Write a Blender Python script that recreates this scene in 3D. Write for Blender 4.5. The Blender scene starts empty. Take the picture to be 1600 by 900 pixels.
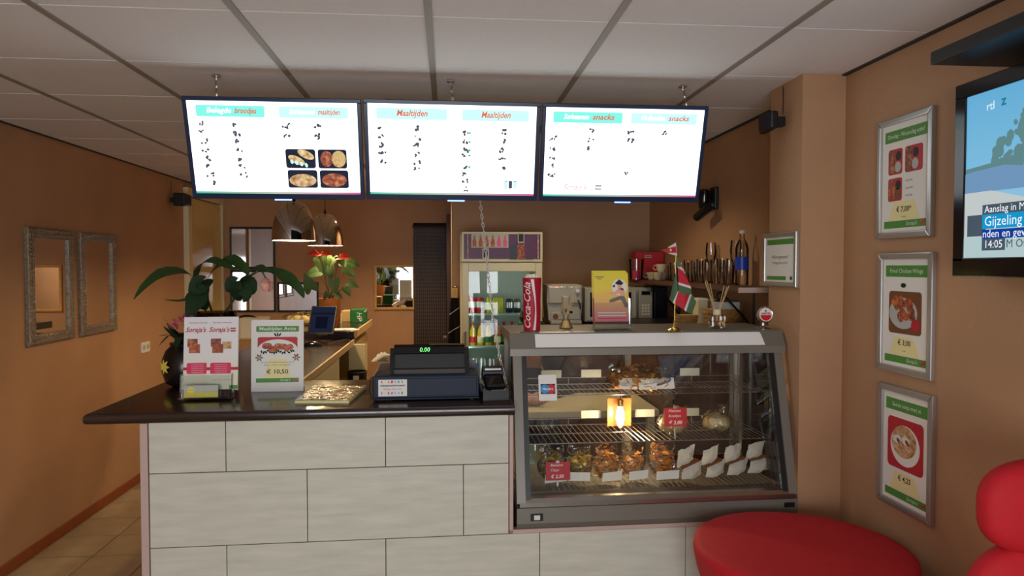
import bpy, bmesh, math, random
from mathutils import Vector, Matrix
random.seed(7)
PI = math.pi
S = bpy.context.scene
COL = S.collection

# ------------------------------------------------------------------ camera, world, lights, exposure
FPX, EYE = 1117.0, 1.72                                # focal length in pixels of a 1600x900 frame, eye height
YAW, PIT = math.atan(100/1117), math.atan(34/1117)
FW = Vector((math.sin(YAW)*math.cos(PIT), math.cos(YAW)*math.cos(PIT), -math.sin(PIT)))
RT = Vector((math.cos(YAW), -math.sin(YAW), 0)); UP = RT.cross(FW)
cd = bpy.data.cameras.new('camera'); cd.sensor_width = 36; cd.lens = FPX/1600*36; cd.clip_start = .05
cam = bpy.data.objects.new('camera', cd); COL.objects.link(cam)
cam.matrix_world = Matrix(((RT.x, UP.x, -FW.x, 0), (RT.y, UP.y, -FW.y, 0), (RT.z, UP.z, -FW.z, EYE), (0, 0, 0, 1)))
S.camera = cam
w = bpy.data.worlds.new('world'); S.world = w; w.use_nodes = True
bg = w.node_tree.nodes['Background']; bg.inputs[0].default_value = (.55, .68, .9, 1); bg.inputs[1].default_value = .6
S.view_settings.view_transform = 'Standard'; S.view_settings.look = 'None'
S.view_settings.exposure = 0.0; S.view_settings.gamma = 1.0; S.view_settings.use_curve_mapping = False
def area(name, loc, size, sizey, watts, col, rot):
    l = bpy.data.lights.new(name, 'AREA'); l.shape = 'RECTANGLE'; l.size = size; l.size_y = sizey
    l.energy = watts; l.color = col
    o = bpy.data.objects.new(name, l); o.location = loc; o.rotation_euler = rot; COL.objects.link(o); return o
# daylight through the shop window in the front wall, behind the camera
area('window_daylight', (-.2, -2.32, 1.2), 2.2, 1.5, 102, (.94, .97, 1.0), (PI/2, 0, 0))

def ray(x, y): return FW + RT*((x-800)/FPX) - UP*((y-450)/FPX)
EYEV = Vector((0, 0, EYE))
def oy(x, y, Y): r = ray(x, y); return EYEV + r*(Y/r.y)          # photo pixel -> point on the plane y = Y
def ox(x, y, X): r = ray(x, y); return EYEV + r*(X/r.x)
def oz(x, y, Z): r = ray(x, y); return EYEV + r*((Z-EYE)/r.z)

# ------------------------------------------------------------------ materials
def sr(r, g, b):
    f = lambda v: (v/255/12.92) if v <= 10.3 else ((v/255+.055)/1.055)**2.4
    return (f(r), f(g), f(b), 1)
M = {}
def mat(name, col, rough=.5, metal=0, var=0, scale=8, bump=0, bscale=None, stretch=(1, 1, 1), spec=.5, coat=0, detail=4):
    m = bpy.data.materials.new(name); m.use_nodes = True; nt = m.node_tree; n = nt.nodes; p = n['Principled BSDF']
    p.inputs['Base Color'].default_value = col; p.inputs['Roughness'].default_value = rough
    p.inputs['Metallic'].default_value = metal; p.inputs['Specular IOR Level'].default_value = spec
    p.inputs['Coat Weight'].default_value = coat
    if var or bump:
        tc = n.new('ShaderNodeTexCoord'); mp = n.new('ShaderNodeMapping'); mp.inputs['Scale'].default_value = stretch
        nt.links.new(tc.outputs['Object'], mp.inputs[0])
    if var:
        nz = n.new('ShaderNodeTexNoise'); nz.inputs['Scale'].default_value = scale; nz.inputs['Detail'].default_value = detail
        nt.links.new(mp.outputs[0], nz.inputs['Vector'])
        rp = n.new('ShaderNodeValToRGB'); rp.color_ramp.elements[0].position = .3; rp.color_ramp.elements[1].position = .7
        rp.color_ramp.elements[0].color = tuple(c*(1-var) for c in col[:3])+(1,)
        rp.color_ramp.elements[1].color = tuple(min(1, c*(1+var)) for c in col[:3])+(1,)
        nt.links.new(nz.outputs[0], rp.inputs[0]); nt.links.new(rp.outputs[0], p.inputs['Base Color'])
    if bump:
        nb = n.new('ShaderNodeTexNoise'); nb.inputs['Scale'].default_value = bscale or scale; nb.inputs['Detail'].default_value = 3
        nt.links.new(mp.outputs[0], nb.inputs['Vector'])
        bp = n.new('ShaderNodeBump'); bp.inputs['Strength'].default_value = bump; bp.inputs['Distance'].default_value = .01
        nt.links.new(nb.outputs[0], bp.inputs['Height']); nt.links.new(bp.outputs[0], p.inputs['Normal'])
    M[name] = m; return m
def emit(name, col, s=1.0):
    m = bpy.data.materials.new(name); m.use_nodes = True; nt = m.node_tree; nt.nodes.clear()
    e = nt.nodes.new('ShaderNodeEmission'); e.inputs[0].default_value = col; e.inputs[1].default_value = s
    o = nt.nodes.new('ShaderNodeOutputMaterial'); nt.links.new(e.outputs[0], o.inputs[0]); M[name] = m; return m
def blotch(name, cols, scale=30, rough=.5, emission=0, kind='noise', axis=None):
    """print of several colours: noise / voronoi patches, or a gradient along local Y when axis is given"""
    m = bpy.data.materials.new(name); m.use_nodes = True; nt = m.node_tree; n = nt.nodes; p = n['Principled BSDF']
    tc = n.new('ShaderNodeTexCoord'); rp = n.new('ShaderNodeValToRGB'); cr = rp.color_ramp
    while len(cr.elements) < len(cols): cr.elements.new(.5)
    for i, c in enumerate(cols):
        cr.elements[i].position = (i/(len(cols)-1))*(.5 if kind == 'noise' else 1)+(.25 if kind == 'noise' else 0); cr.elements[i].color = c
    if axis is not None:
        sp = n.new('ShaderNodeSeparateXYZ'); nt.links.new(tc.outputs['Generated'], sp.inputs[0])
        nt.links.new(sp.outputs[axis], rp.inputs[0])
    else:
        if kind == 'voronoi':
            t = n.new('ShaderNodeTexVoronoi'); t.inputs['Scale'].default_value = scale; out = t.outputs['Color']
        else:
            t = n.new('ShaderNodeTexNoise'); t.inputs['Scale'].default_value = scale; t.inputs['Detail'].default_value = 5; out = t.outputs[0]
        nt.links.new(tc.outputs['Object'], t.inputs['Vector']); nt.links.new(out, rp.inputs[0])
    p.inputs['Roughness'].default_value = rough
    if emission:
        p.inputs['Base Color'].default_value = (0, 0, 0, 1)
        nt.links.new(rp.outputs[0], p.inputs['Emission Color']); p.inputs['Emission Strength'].default_value = emission
    else: nt.links.new(rp.outputs[0], p.inputs['Base Color'])
    M[name] = m; return m
def glass(name, tint=(1, 1, 1, 1), ior=1.45, rough=0, gain=1.0, bump=0, scale=20):
    """thin clear sheet: lets light straight through, mirrors by Fresnel"""
    m = bpy.data.materials.new(name); m.use_nodes = True; nt = m.node_tree; nt.nodes.clear(); n = nt.nodes
    t = n.new('ShaderNodeBsdfTransparent'); t.inputs[0].default_value = tint
    g = n.new('ShaderNodeBsdfGlossy'); g.inputs['Roughness'].default_value = rough
    fr = n.new('ShaderNodeFresnel'); fr.inputs[0].default_value = ior
    mu = n.new('ShaderNodeMath'); mu.operation = 'MULTIPLY'; mu.inputs[1].default_value = gain; mu.use_clamp = True
    mx = n.new('ShaderNodeMixShader'); o = n.new('ShaderNodeOutputMaterial'); L = nt.links.new
    L(fr.outputs[0], mu.inputs[0]); L(mu.outputs[0], mx.inputs[0]); L(t.outputs[0], mx.inputs[1]); L(g.outputs[0], mx.inputs[2]); L(mx.outputs[0], o.inputs[0])
    if bump:
        tc = n.new('ShaderNodeTexCoord'); nb = n.new('ShaderNodeTexNoise'); nb.inputs['Scale'].default_value = scale
        L(tc.outputs['Object'], nb.inputs['Vector']); bp = n.new('ShaderNodeBump'); bp.inputs['Strength'].default_value = bump; bp.inputs['Distance'].default_value = .02
        L(nb.outputs[0], bp.inputs['Height']); L(bp.outputs[0], g.inputs['Normal']); L(bp.outputs[0], fr.inputs['Normal'])
    M[name] = m; return m


mat('wall', sr(181, 140, 104), .6, var=.06, scale=3, bump=.15, bscale=60)
mat('ceil', sr(232, 226, 224), .9, var=.03, scale=120, bump=.2, bscale=180)
mat('tbar', sr(150, 138, 128), .6)
mat('gap', sr(60, 52, 48), .9)
mat('floor_tile', sr(176, 160, 130), .28, var=.12, scale=9, bump=.05, bscale=30)
mat('grout', sr(70, 58, 46), .9, var=.1)
mat('skirt', sr(140, 70, 32), .5, var=.12, scale=14)
mat('panel', sr(206, 205, 190), .45, var=.09, scale=5, bump=.06, bscale=24, stretch=(1, 1, 7), detail=8)
mat('trim', sr(196, 170, 160), .5)
mat('gap_dark', sr(96, 86, 76), .8)
mat('worktop', sr(46, 28, 22), .22, var=.25, scale=6, stretch=(1, 6, 6), coat=.2)
mat('beech', sr(206, 176, 124), .5, var=.08, scale=20, stretch=(6, 1, 6))
mat('cream', sr(226, 214, 172), .5, var=.03)
mat('cream_door', sr(226, 206, 140), .08, var=.02)
mat('black', sr(18, 18, 20), .4)
mat('black_gloss', sr(12, 14, 20), .12)
mat('bezel', sr(24, 44, 78), .25)  # black bezel; blue flare from the bright screens is put into its colour
mat('link_steel', sr(226, 224, 218), .35, metal=.5)
mat('steel', sr(176, 172, 164), .28, metal=1)
mat('case_grey', sr(126, 122, 112), .42, metal=.3)
mat('chrome', sr(206, 203, 200), .05, metal=1)
mat('brass', sr(214, 180, 96), .2, metal=1)
mat('alu', sr(186, 184, 180), .34, metal=.8)
mat('white', sr(236, 234, 230), .5); mat('front_daylight_tint', sr(186, 212, 246), .6)  # white front wall, tinted blue to stand in for daylight in the mirrors
mat('white_plastic', sr(226, 224, 214), .35)
mat('paper', sr(240, 238, 230), .6)
mat('grey_card', sr(186, 190, 182), .6)
mat('red_cloth', sr(192, 12, 30), .75, var=.06, scale=40, bump=.05, bscale=200)
mat('red', sr(206, 20, 40), .4); mat('cup_red', sr(184, 18, 52), .4); mat('pink', sr(226, 40, 96), .5)
mat('red_card', sr(190, 24, 40), .5)
mat('green', sr(78, 146, 52), .5); mat('dark_green', sr(20, 110, 52), .5)
mat('ink', sr(40, 34, 32), .6); mat('ink_grey', sr(120, 112, 108), .6)
mat('yellow', sr(238, 222, 90), .5); mat('pale_yellow', sr(246, 234, 170), .6)
mat('blue', sr(30, 70, 190), .35); mat('cyan', sr(40, 150, 205), .45)
mat('navy', sr(24, 30, 52), .35)
mat('mirror', (.82, .82, .84, 1), .02, metal=1)
mat('pewter', sr(140, 124, 104), .45, metal=.4, var=.3, scale=60, bump=.6, bscale=70)
mat('wood_frame', sr(200, 156, 84), .45, var=.1, scale=20)
mat('bamboo', sr(44, 26, 26), .5, var=.2, scale=30)
mat('bamboo_light', sr(150, 130, 120), .5)
mat('register', sr(22, 34, 56), .5, spec=.3); mat('register_top', sr(74, 72, 68), .4)
mat('leaf', sr(50, 80, 38), .5, spec=.3, var=.2, scale=12); mat('leaf_dark', sr(32, 54, 30), .6, spec=.2, var=.2, scale=12)
mat('leaf_bright', sr(76, 112, 50), .4, var=.2, scale=14); mat('stem', sr(70, 78, 40), .6); mat('soil', sr(36, 26, 18), .9)
mat('spathe', sr(226, 52, 40), .3); mat('spadix', sr(250, 190, 90), .5); mat('petal', sr(236, 172, 150), .5, var=.1, scale=30)
mat('petal_pink', sr(222, 96, 140), .5, var=.15, scale=30)
mat('terracotta', sr(164, 102, 52), .3, var=.08, scale=10)
mat('vase_black', sr(22, 18, 18), .25); mat('vase_red', sr(96, 16, 18), .2)
mat('straw', sr(200, 166, 110), .7, var=.15, scale=40); mat('wicker', sr(184, 138, 74), .7, var=.25, scale=50, bump=.4, bscale=90)
mat('reed', sr(206, 172, 120), .7)
mat('chips', sr(206, 140, 44), .55, var=.35, scale=30); mat('chips_green', sr(186, 158, 56), .55, var=.3, scale=30)
mat('dough', sr(226, 204, 150), .6, var=.06, scale=20)
mat('brown_tape', sr(120, 70, 34), .5)
mat('cabinet', sr(92, 62, 46), .5, var=.1, scale=10)
mat('skin', sr(206, 150, 120), .5); mat('hair', sr(20, 16, 16), .45); mat('shirt', sr(30, 27, 28), .8); mat('lip', sr(190, 92, 86), .45)
mat('eye', sr(240, 238, 232), .3); mat('iris', sr(40, 26, 18), .2)
mat('fridge', sr(214, 208, 178), .4); mat('fridge_in', sr(196, 214, 204), .4); mat('purple', sr(84, 34, 82), .4, var=.15, scale=6)
mat('silver_box', sr(178, 176, 166), .35, metal=.3); mat('popcorn', sr(250, 236, 206), .7)
mat('juice_yellow', sr(220, 180, 40), .15); mat('juice_orange', sr(206, 110, 30), .15); mat('cola', sr(60, 24, 14), .15)
mat('can_yellow', sr(200, 200, 50), .3, metal=.2); mat('can_silver', sr(200, 204, 206), .25, metal=.7)
mat('flag_green', sr(76, 108, 74), .7); mat('flag_red', sr(196, 30, 52), .7); mat('flag_white', sr(220, 218, 212), .7)
mat('cloth_black', sr(26, 24, 26), .9); mat('porcelain', sr(222, 206, 176), .25)
mat('oil', sr(226, 190, 110), .1)
glass('pane', (.975, .98, .975, 1)); glass('film', (.95, .95, .93, 1), rough=.05, gain=2.6, bump=.9, scale=28)
glass('acrylic', (.93, .95, .96, 1), gain=1.2); glass('glassware', (.975, .975, .965, 1), gain=1.8); glass('bottle', (.92, .93, .92, 1), gain=1.3)
glass('amber_glass', (.8, .66, .42, 1), gain=1.4); glass('smoked', (.45, .36, .28, 1), gain=1.2)
emit('screen_white', (.93, .98, 1, 1), 2.1); emit('screen_teal', (.22, .86, .74, 1), 1.15); emit('screen_pale', (.5, .98, .95, 1), 1.3)
emit('screen_ink', sr(88, 88, 98), 1); emit('screen_red', sr(226, 110, 84), 1.05); emit('screen_pink', sr(220, 110, 160), 1.1); emit('screen_green', sr(90, 200, 150), 1)
emit('food_dark_lit', sr(40, 44, 60), 1); emit('led_blue', (.12, .2, 1, 1), 6); emit('digits', (.2, 1, .25, 1), 2.0); emit('bulb', (1, .72, .36, 1), 40); emit('bulb_candle', (1, .74, .34, 1), 14)
emit('tube', (.8, 1, .95, 1), 7); emit('led_red', (1, .1, .1, 1), 3)
emit('tv_white', (.9, .95, 1, 1), 1.0); emit('tv_grey', sr(76, 90, 104), .9); emit('tv_cyan', sr(20, 150, 205), 1.0); emit('tv_blue', sr(20, 60, 150), 1.0)
emit('tv_tent', sr(206, 214, 214), .85); emit('tv_roof', sr(120, 160, 200), .85); emit('tv_tree', sr(106, 148, 152), .8); emit('tv_pale', sr(190, 214, 216), .85); emit('tv_ink', sr(60, 80, 84), 1)
emit('tv_teal', sr(40, 120, 140), 1)
emit('laptop', sr(40, 46, 70), .55); emit('laptop_dark', sr(26, 28, 48), .5)
blotch('tv_sky', [sr(170, 208, 226), sr(120, 190, 226), sr(96, 176, 220)], emission=.9, axis=1, kind='g')
blotch('screen_band', [sr(60, 190, 150), sr(190, 200, 190), sr(206, 80, 140)], emission=1, axis=0, kind='g')
blotch('flyer_print', [sr(226, 110, 130), sr(240, 176, 120), sr(240, 214, 80), sr(236, 220, 60)], axis=1, kind='g')
blotch('brochure_print', [sr(240, 232, 190), sr(240, 238, 236), sr(236, 236, 240)], axis=1, kind='g')
for nm, cs in (('food_bread', [sr(70, 50, 34), sr(216, 180, 120), sr(240, 228, 200)]), ('food_meat', [sr(60, 26, 22), sr(150, 70, 44), sr(214, 150, 100)]),
               ('food_rice', [sr(150, 90, 50), sr(220, 176, 120), sr(120, 160, 70)]), ('food_wing', [sr(90, 34, 22), sr(176, 84, 44), sr(224, 140, 84)]), ('food_soup', [sr(120, 70, 40), sr(196, 150, 100), sr(236, 220, 190)])):
    blotch(nm, cs, scale=60, kind='noise'); blotch(nm+'_lit', cs, scale=50, kind='noise', emission=1.1)

# ------------------------------------------------------------------ geometry helpers
def wm(o):
    m = o.matrix_parent_inverse @ o.matrix_basis
    return wm(o.parent) @ m if o.parent else o.matrix_basis.copy()
def link(name, me, parent=None, local=False, matrix=None):
    o = bpy.data.objects.new(name, me); COL.objects.link(o)
    if matrix is not None: o.matrix_basis = matrix
    if parent:
        o.parent = parent
        if not local: o.matrix_parent_inverse = wm(parent).inverted()
    return o
class B:
    def __init__(s): s.bm = bmesh.new()
    def _x(s, vs, T):
        if T is not None: bmesh.ops.transform(s.bm, matrix=T, verts=vs)
    def box(s, x0, y0, z0, x1, y1, z1, T=None, bevel=0):
        r = bmesh.ops.create_cube(s.bm, size=1); vs = r['verts']
        for v in vs: v.co = Vector(((x0+x1)/2+v.co.x*(x1-x0), (y0+y1)/2+v.co.y*(y1-y0), (z0+z1)/2+v.co.z*(z1-z0)))
        if bevel:
            es = list({e for v in vs for e in v.link_edges})
            r = bmesh.ops.bevel(s.bm, geom=es, offset=bevel, segments=2, profile=.5, affect='EDGES', clamp_overlap=True)
            vs = list({v for f in r['faces'] for v in f.verts} | {v for v in vs if v.is_valid})
            vs = s._island(vs)
        s._x(vs, T); return s
    def _island(s, vs):
        seen = set(vs); st = list(vs)
        while st:
            v = st.pop()
            for e in v.link_edges:
                q = e.other_vert(v)
                if q not in seen: seen.add(q); st.append(q)
        return list(seen)
    def cyl(s, p, q, r0, r1=None, n=12, caps=True):
        p, q = Vector(p), Vector(q); d = q-p
        if r1 is None: r1 = r0
        T = Matrix.Translation((p+q)/2) @ d.to_track_quat('Z', 'Y').to_matrix().to_4x4()
        bmesh.ops.create_cone(s.bm, cap_ends=caps, segments=n, radius1=max(r0, 1e-5), radius2=max(r1, 1e-5), depth=d.length, matrix=T); return s
    def sph(s, c, r, u=12, v=8, sc=(1, 1, 1), R=None):
        T = Matrix.Translation(Vector(c)) @ (R if R is not None else Matrix.Identity(4)) @ Matrix.Diagonal((sc[0], sc[1], sc[2], 1))
        bmesh.ops.create_uvsphere(s.bm, u_segments=u, v_segments=v, radius=r, matrix=T); return s
    def lathe(s, prof, c=(0, 0, 0), n=20, T=None, sx=1, sy=1):
        rings = []; new = []
        for (r, z) in prof:
            ring = []
            for i in range(n):
                a = 2*PI*i/n; v = s.bm.verts.new((c[0]+r*math.cos(a)*sx, c[1]+r*math.sin(a)*sy, c[2]+z)); ring.append(v); new.append(v)
            rings.append(ring)
        for k in range(len(rings)-1):
            for i in range(n):
                j = (i+1) % n; s.bm.faces.new((rings[k][i], rings[k][j], rings[k+1][j], rings[k+1][i]))
        if prof[0][0] > 1e-4: s.bm.faces.new(list(reversed(rings[0])))
        if prof[-1][0] > 1e-4: s.bm.faces.new(rings[-1])
        s._x(new, T); return s
    def shell(s, prof, c=(0, 0, 0), n=20, T=None):   # open lathe without caps
        rings = []; new = []
        for (r, z) in prof:
            ring = [s.bm.verts.new((c[0]+r*math.cos(2*PI*i/n), c[1]+r*math.sin(2*PI*i/n), c[2]+z)) for i in range(n)]
            rings.append(ring); new += ring
        for k in range(len(rings)-1):
            for i in range(n):
                j = (i+1) % n; s.bm.faces.new((rings[k][i], rings[k][j], rings[k+1][j], rings[k+1][i]))
        s._x(new, T); return s
    def tube(s, pts, r, n=6):
        pts = [Vector(p) for p in pts]; rings = []
        for i, p in enumerate(pts):
            t = (pts[min(i+1, len(pts)-1)]-pts[max(i-1, 0)]).normalized()
            u = t.cross(Vector((0, 0, 1)));
            if u.length < .05: u = t.cross(Vector((1, 0, 0)))
            u.normalize(); v = t.cross(u); rr = r[i] if isinstance(r, (list, tuple)) else r
            rings.append([s.bm.verts.new(p+u*rr*math.cos(2*PI*k/n)+v*rr*math.sin(2*PI*k/n)) for k in range(n)])
        for a, b in zip(rings, rings[1:]):
            for k in range(n): s.bm.faces.new((a[k], a[(k+1) % n], b[(k+1) % n], b[k]))
        s.bm.faces.new(list(reversed(rings[0]))); s.bm.faces.new(rings[-1]); return s
    def prism(s, poly, z0, z1, T=None):              # polygon in local xy, extruded along z
        a = [s.bm.verts.new((x, y, z0)) for x, y in poly]; b = [s.bm.verts.new((x, y, z1)) for x, y in poly]; n = len(poly)
        s.bm.faces.new(list(reversed(a))); s.bm.faces.new(b)
        for i in range(n): s.bm.faces.new((a[i], a[(i+1) % n], b[(i+1) % n], b[i]))
        s._x(a+b, T); return s
    def poly(s, pts):
        s.bm.faces.new([s.bm.verts.new(p) for p in pts]); return s
    def grid(s, f, nu, nv):
        V = [[s.bm.verts.new(f(i/nu, j/nv)) for j in range(nv+1)] for i in range(nu+1)]
        for i in range(nu):
            for j in range(nv): s.bm.faces.new((V[i][j], V[i+1][j], V[i+1][j+1], V[i][j+1]))
        return s
    def mesh(s, name, m, smooth=False, angle=.7):
        bmesh.ops.recalc_face_normals(s.bm, faces=s.bm.faces)
        me = bpy.data.meshes.new(name); s.bm.to_mesh(me); s.bm.free(); me.materials.append(M[m] if isinstance(m, str) else m)
        if smooth:
            for p in me.polygons: p.use_smooth = True
            try: me.set_sharp_from_angle(angle=angle)
            except Exception: pass
        return me
    def build(s, name, m, parent=None, local=False, smooth=False, matrix=None, angle=.7):
        me = s.mesh(name, m, smooth, angle)
        if parent is None and matrix is None:
            c = [v.co for v in me.vertices]; b = Vector(((min(v.x for v in c)+max(v.x for v in c))/2, (min(v.y for v in c)+max(v.y for v in c))/2, min(v.z for v in c)))
            me.transform(Matrix.Translation(-b)); matrix = Matrix.Translation(b)
        return link(name, me, parent, local, matrix)
def tag(o, label, cat=None, group=None, kind=None):
    if label: o['label'] = label
    if cat: o['category'] = cat
    if group: o['group'] = group
    if kind: o['kind'] = kind
    return o
def thing(name, loc, label, cat, group=None, rz=0, matrix=None):
    o = bpy.data.objects.new(name, None); COL.objects.link(o); o.empty_display_size = .05
    if matrix is not None: o.matrix_basis = matrix
    else: o.location = loc; o.rotation_euler = (0, 0, rz)
    return tag(o, label, cat, group)
def struct(o): o['kind'] = 'structure'; return o
def frame(origin, xd, yd):
    """matrix of a flat panel: local x to its right, local y up, local z out of its face"""
    x = Vector(xd).normalized(); y = Vector(yd); y = (y-x*y.dot(x)).normalized(); z = x.cross(y)
    return Matrix(((x.x, y.x, z.x, origin[0]), (x.y, y.y, z.y, origin[1]), (x.z, y.z, z.z, origin[2]), (0, 0, 0, 1)))
def copy_tree(o, parent=None, **kw):
    c = o.copy(); COL.objects.link(c)
    if parent: c.parent = parent
    for ch in list(o.children): copy_tree(ch, c)
    for k, v in kw.items(): c[k] = v
    return c
def text(parent, s, x, y, size, m, z=.001, align='CENTER', shear=0, width=None, rz=0, name='lettering', bold=0):
    cu = bpy.data.curves.new(name, 'FONT'); cu.body = s; cu.size = size; cu.align_x = align; cu.align_y = 'CENTER'; cu.shear = shear
    cu.resolution_u = 2; cu.offset = bold
    t = bpy.data.objects.new('t', cu); COL.objects.link(t); bpy.context.view_layer.update()
    me = bpy.data.meshes.new_from_object(t.evaluated_get(bpy.context.evaluated_depsgraph_get())); bpy.data.objects.remove(t); bpy.data.curves.remove(cu)
    if width and len(me.vertices):
        xs = [v.co.x for v in me.vertices]; k = width/max(1e-6, max(xs)-min(xs)); me.transform(Matrix.Diagonal((k, 1, 1, 1)))
    me.materials.clear(); me.materials.append(M[m])
    return link(name, me, parent, True, Matrix.Translation((x, y, z)) @ Matrix.Rotation(rz, 4, 'Z'))
def rrect(x0, y0, x1, y1, r=0, n=4):
    if r <= 0: return [(x0, y0), (x1, y0), (x1, y1), (x0, y1)]
    P = []
    for cx, cy, a0 in ((x1-r, y0+r, -PI/2), (x1-r, y1-r, 0), (x0+r, y1-r, PI/2), (x0+r, y0+r, PI)):
        for k in range(n+1): a = a0+PI/2*k/n; P.append((cx+r*math.cos(a), cy+r*math.sin(a)))
    return P
def flat(parent, name, poly, m, z=.0006, t=.0004):
    return B().prism(poly, z, z+t).build(name, m, parent, local=True)
def rect(parent, name, x0, y0, x1, y1, m, z=.0006, r=0, t=.0004): return flat(parent, name, rrect(x0, y0, x1, y1, r), m, z, t)
def ell(cx, cy, rx, ry, n=18, a=0): return [(cx+rx*math.cos(2*PI*i/n)*math.cos(a)-ry*math.sin(2*PI*i/n)*math.sin(a), cy+rx*math.cos(2*PI*i/n)*math.sin(a)+ry*math.sin(2*PI*i/n)*math.cos(a)) for i in range(n)]
# ------------------------------------------------------------------ the room
XL, XR, YB, YP, XP, YF, ZC = -2.46, 1.66, 8.0, 5.8, .03, -2.3, 2.52
def sbox(name, *a, m='wall', parent=None): return struct(B().box(*a).build(name, m, parent))
fl = sbox('floor', XL-.1, YF-.1, -.1, XR+.1, YB+.9, -.008, m='grout')
def tiles(parent, name, xs, ys, z0, z1, m, gap, skip):
    cache = {}
    for a, b in zip(xs, xs[1:]):
        for c, d in zip(ys, ys[1:]):
            if skip(a, b, c, d): continue
            k = (round(b-a, 4), round(d-c, 4))
            if k not in cache: cache[k] = B().box(-k[0]/2+gap/2, -k[1]/2+gap/2, 0, k[0]/2-gap/2, k[1]/2-gap/2, z1-z0).mesh(name, m)
            link(name, cache[k], parent, matrix=Matrix.Translation(((a+b)/2, (c+d)/2, z0)))
def cuts(lo, hi, start, step):
    k = math.ceil((lo-start)/step+1e-6); r = [lo]
    while start+k*step < hi-1e-6:
        if start+k*step-lo > 1e-6: r.append(start+k*step)
        k += 1
    return r+[hi]
tiles(fl, 'floor_tile', cuts(XL, XR, -2.105, .338), cuts(-.3, YB, 4.40, .332), -.008, 0, 'floor_tile', .008,
      lambda a, b, c, d: (a > .75 and c > 2.9) or (a > 0 and c > 5.7) or (a > .2 and c < .9))
ce = sbox('ceiling', XL-.1, YF-.1, ZC+.034, XR+.1, YB+.9, ZC+.1, m='gap')
tx = cuts(XL, XR, -.06, .6); ty = cuts(YF, YB, 2.33, .6)
tiles(ce, 'ceiling_tile', tx, ty, ZC, ZC+.032, 'ceil', .010, lambda a, b, c, d: a > .1 and c > YP)
for x in tx[1:-1]:
    B().box(x-.012, YF, ZC-.005, x+.012, YB if x < 0 else YP, ZC).build('ceiling_bar', 'tbar', ce)
for (nm, bx) in (('ceiling_edge', (XL, YF, ZC-.006, XL+.02, YB, ZC)), ('ceiling_edge', (XR-.02, YF, ZC-.006, XR, YP, ZC))): B().box(*bx).build(nm, 'gap', ce)
sbox('wall_left', XL-.1, YF, 0, XL, YB, ZC+.01)
sbox('wall_right', XR, YF, 0, XR+.1, YP+.1, ZC+.01)
wb = sbox('wall_back', XL, YB, 0, -.38, YB+.1, ZC+.01); sbox('wall_back_lintel', -.38, YB, 2.2, XP, YB+.1, ZC+.01)
sbox('wall_recess', -.5, YB+.8, 0, XP+.1, YB+.9, ZC, m='cabinet'); sbox('wall_recess_side', -.5, YB+.1, 0, -.4, YB+.8, ZC, m='cabinet')
sbox('wall_partition', XP, YP+.1, 0, XP+.1, YB+.8, ZC+.01); sbox('wall_back_right', XP, YP, 0, XR, YP+.1, ZC+.01)
sbox('wall_pillar', 1.470, 2.875, 0, XR-.001, 3.17, ZC-.001)
# front wall behind the viewer, with the shop window that lights the room
WX0, WX1, WZ0, WZ1 = -1.33, .93, .42, 1.98
sbox('wall_front', XL, YF-.1, 0, WX0, YF, ZC+.03, m='front_daylight_tint'); sbox('wall_front_right', WX1, YF-.1, 0, XR, YF, ZC+.03, m='front_daylight_tint')
sbox('wall_front_sill', WX0, YF-.1, 0, WX1, YF, WZ0, m='front_daylight_tint'); sbox('wall_front_lintel', WX0, YF-.1, WZ1, WX1, YF, ZC+.03, m='front_daylight_tint')
wn = struct(B().box(WX0, YF-.09, WZ0, WX1, YF-.01, WZ0+.04).box(WX0, YF-.09, WZ1-.04, WX1, YF-.01, WZ1).build('window_1', 'white'))
for x in (WX0, -.58, .14, WX1-.05): B().box(x, YF-.015, WZ0+.04, x+.05, YF-.005, WZ1-.04).build('window_frame', 'white', wn)
struct(B().box(XL, .2, 0, XL+.014, 6.9, .07, bevel=.004).build('baseboard_left', 'skirt'))
struct(B().box(-.72+.02, YB-.015, 0, -.39, YB, .07).build('baseboard_back', 'skirt'))
# cream door in the left wall
dr = struct(B().box(XL, 7.05, .01, XL+.03, 7.93, 2.37, bevel=.004).build('door_1', 'cream_door'))
for bx in ((XL, 6.93, 0, XL+.05, 7.03, 2.46), (XL, 7.95, 0, XL+.05, 7.995, 2.46), (XL, 7.03, 2.38, XL+.05, 7.95, 2.46)): B().box(*bx, bevel=.006).build('door_frame', 'cream', dr)
B().cyl((XL+.03, 7.8, 1.05), (XL+.075, 7.8, 1.05), .01).cyl((XL+.07, 7.8, 1.05), (XL+.07, 7.68, 1.05), .009).build('door_handle', 'steel', dr)
# dark brown leaf of the kitchen door, standing open against the partition
d2 = struct(B().box(-.015, 7.2, .01, .025, 7.98, 2.24).build('door_2', 'bamboo'))
B().cyl((-.016, 7.3, 1.0), (-.05, 7.3, 1.0), .012).build('door_handle', 'steel', d2)

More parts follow.
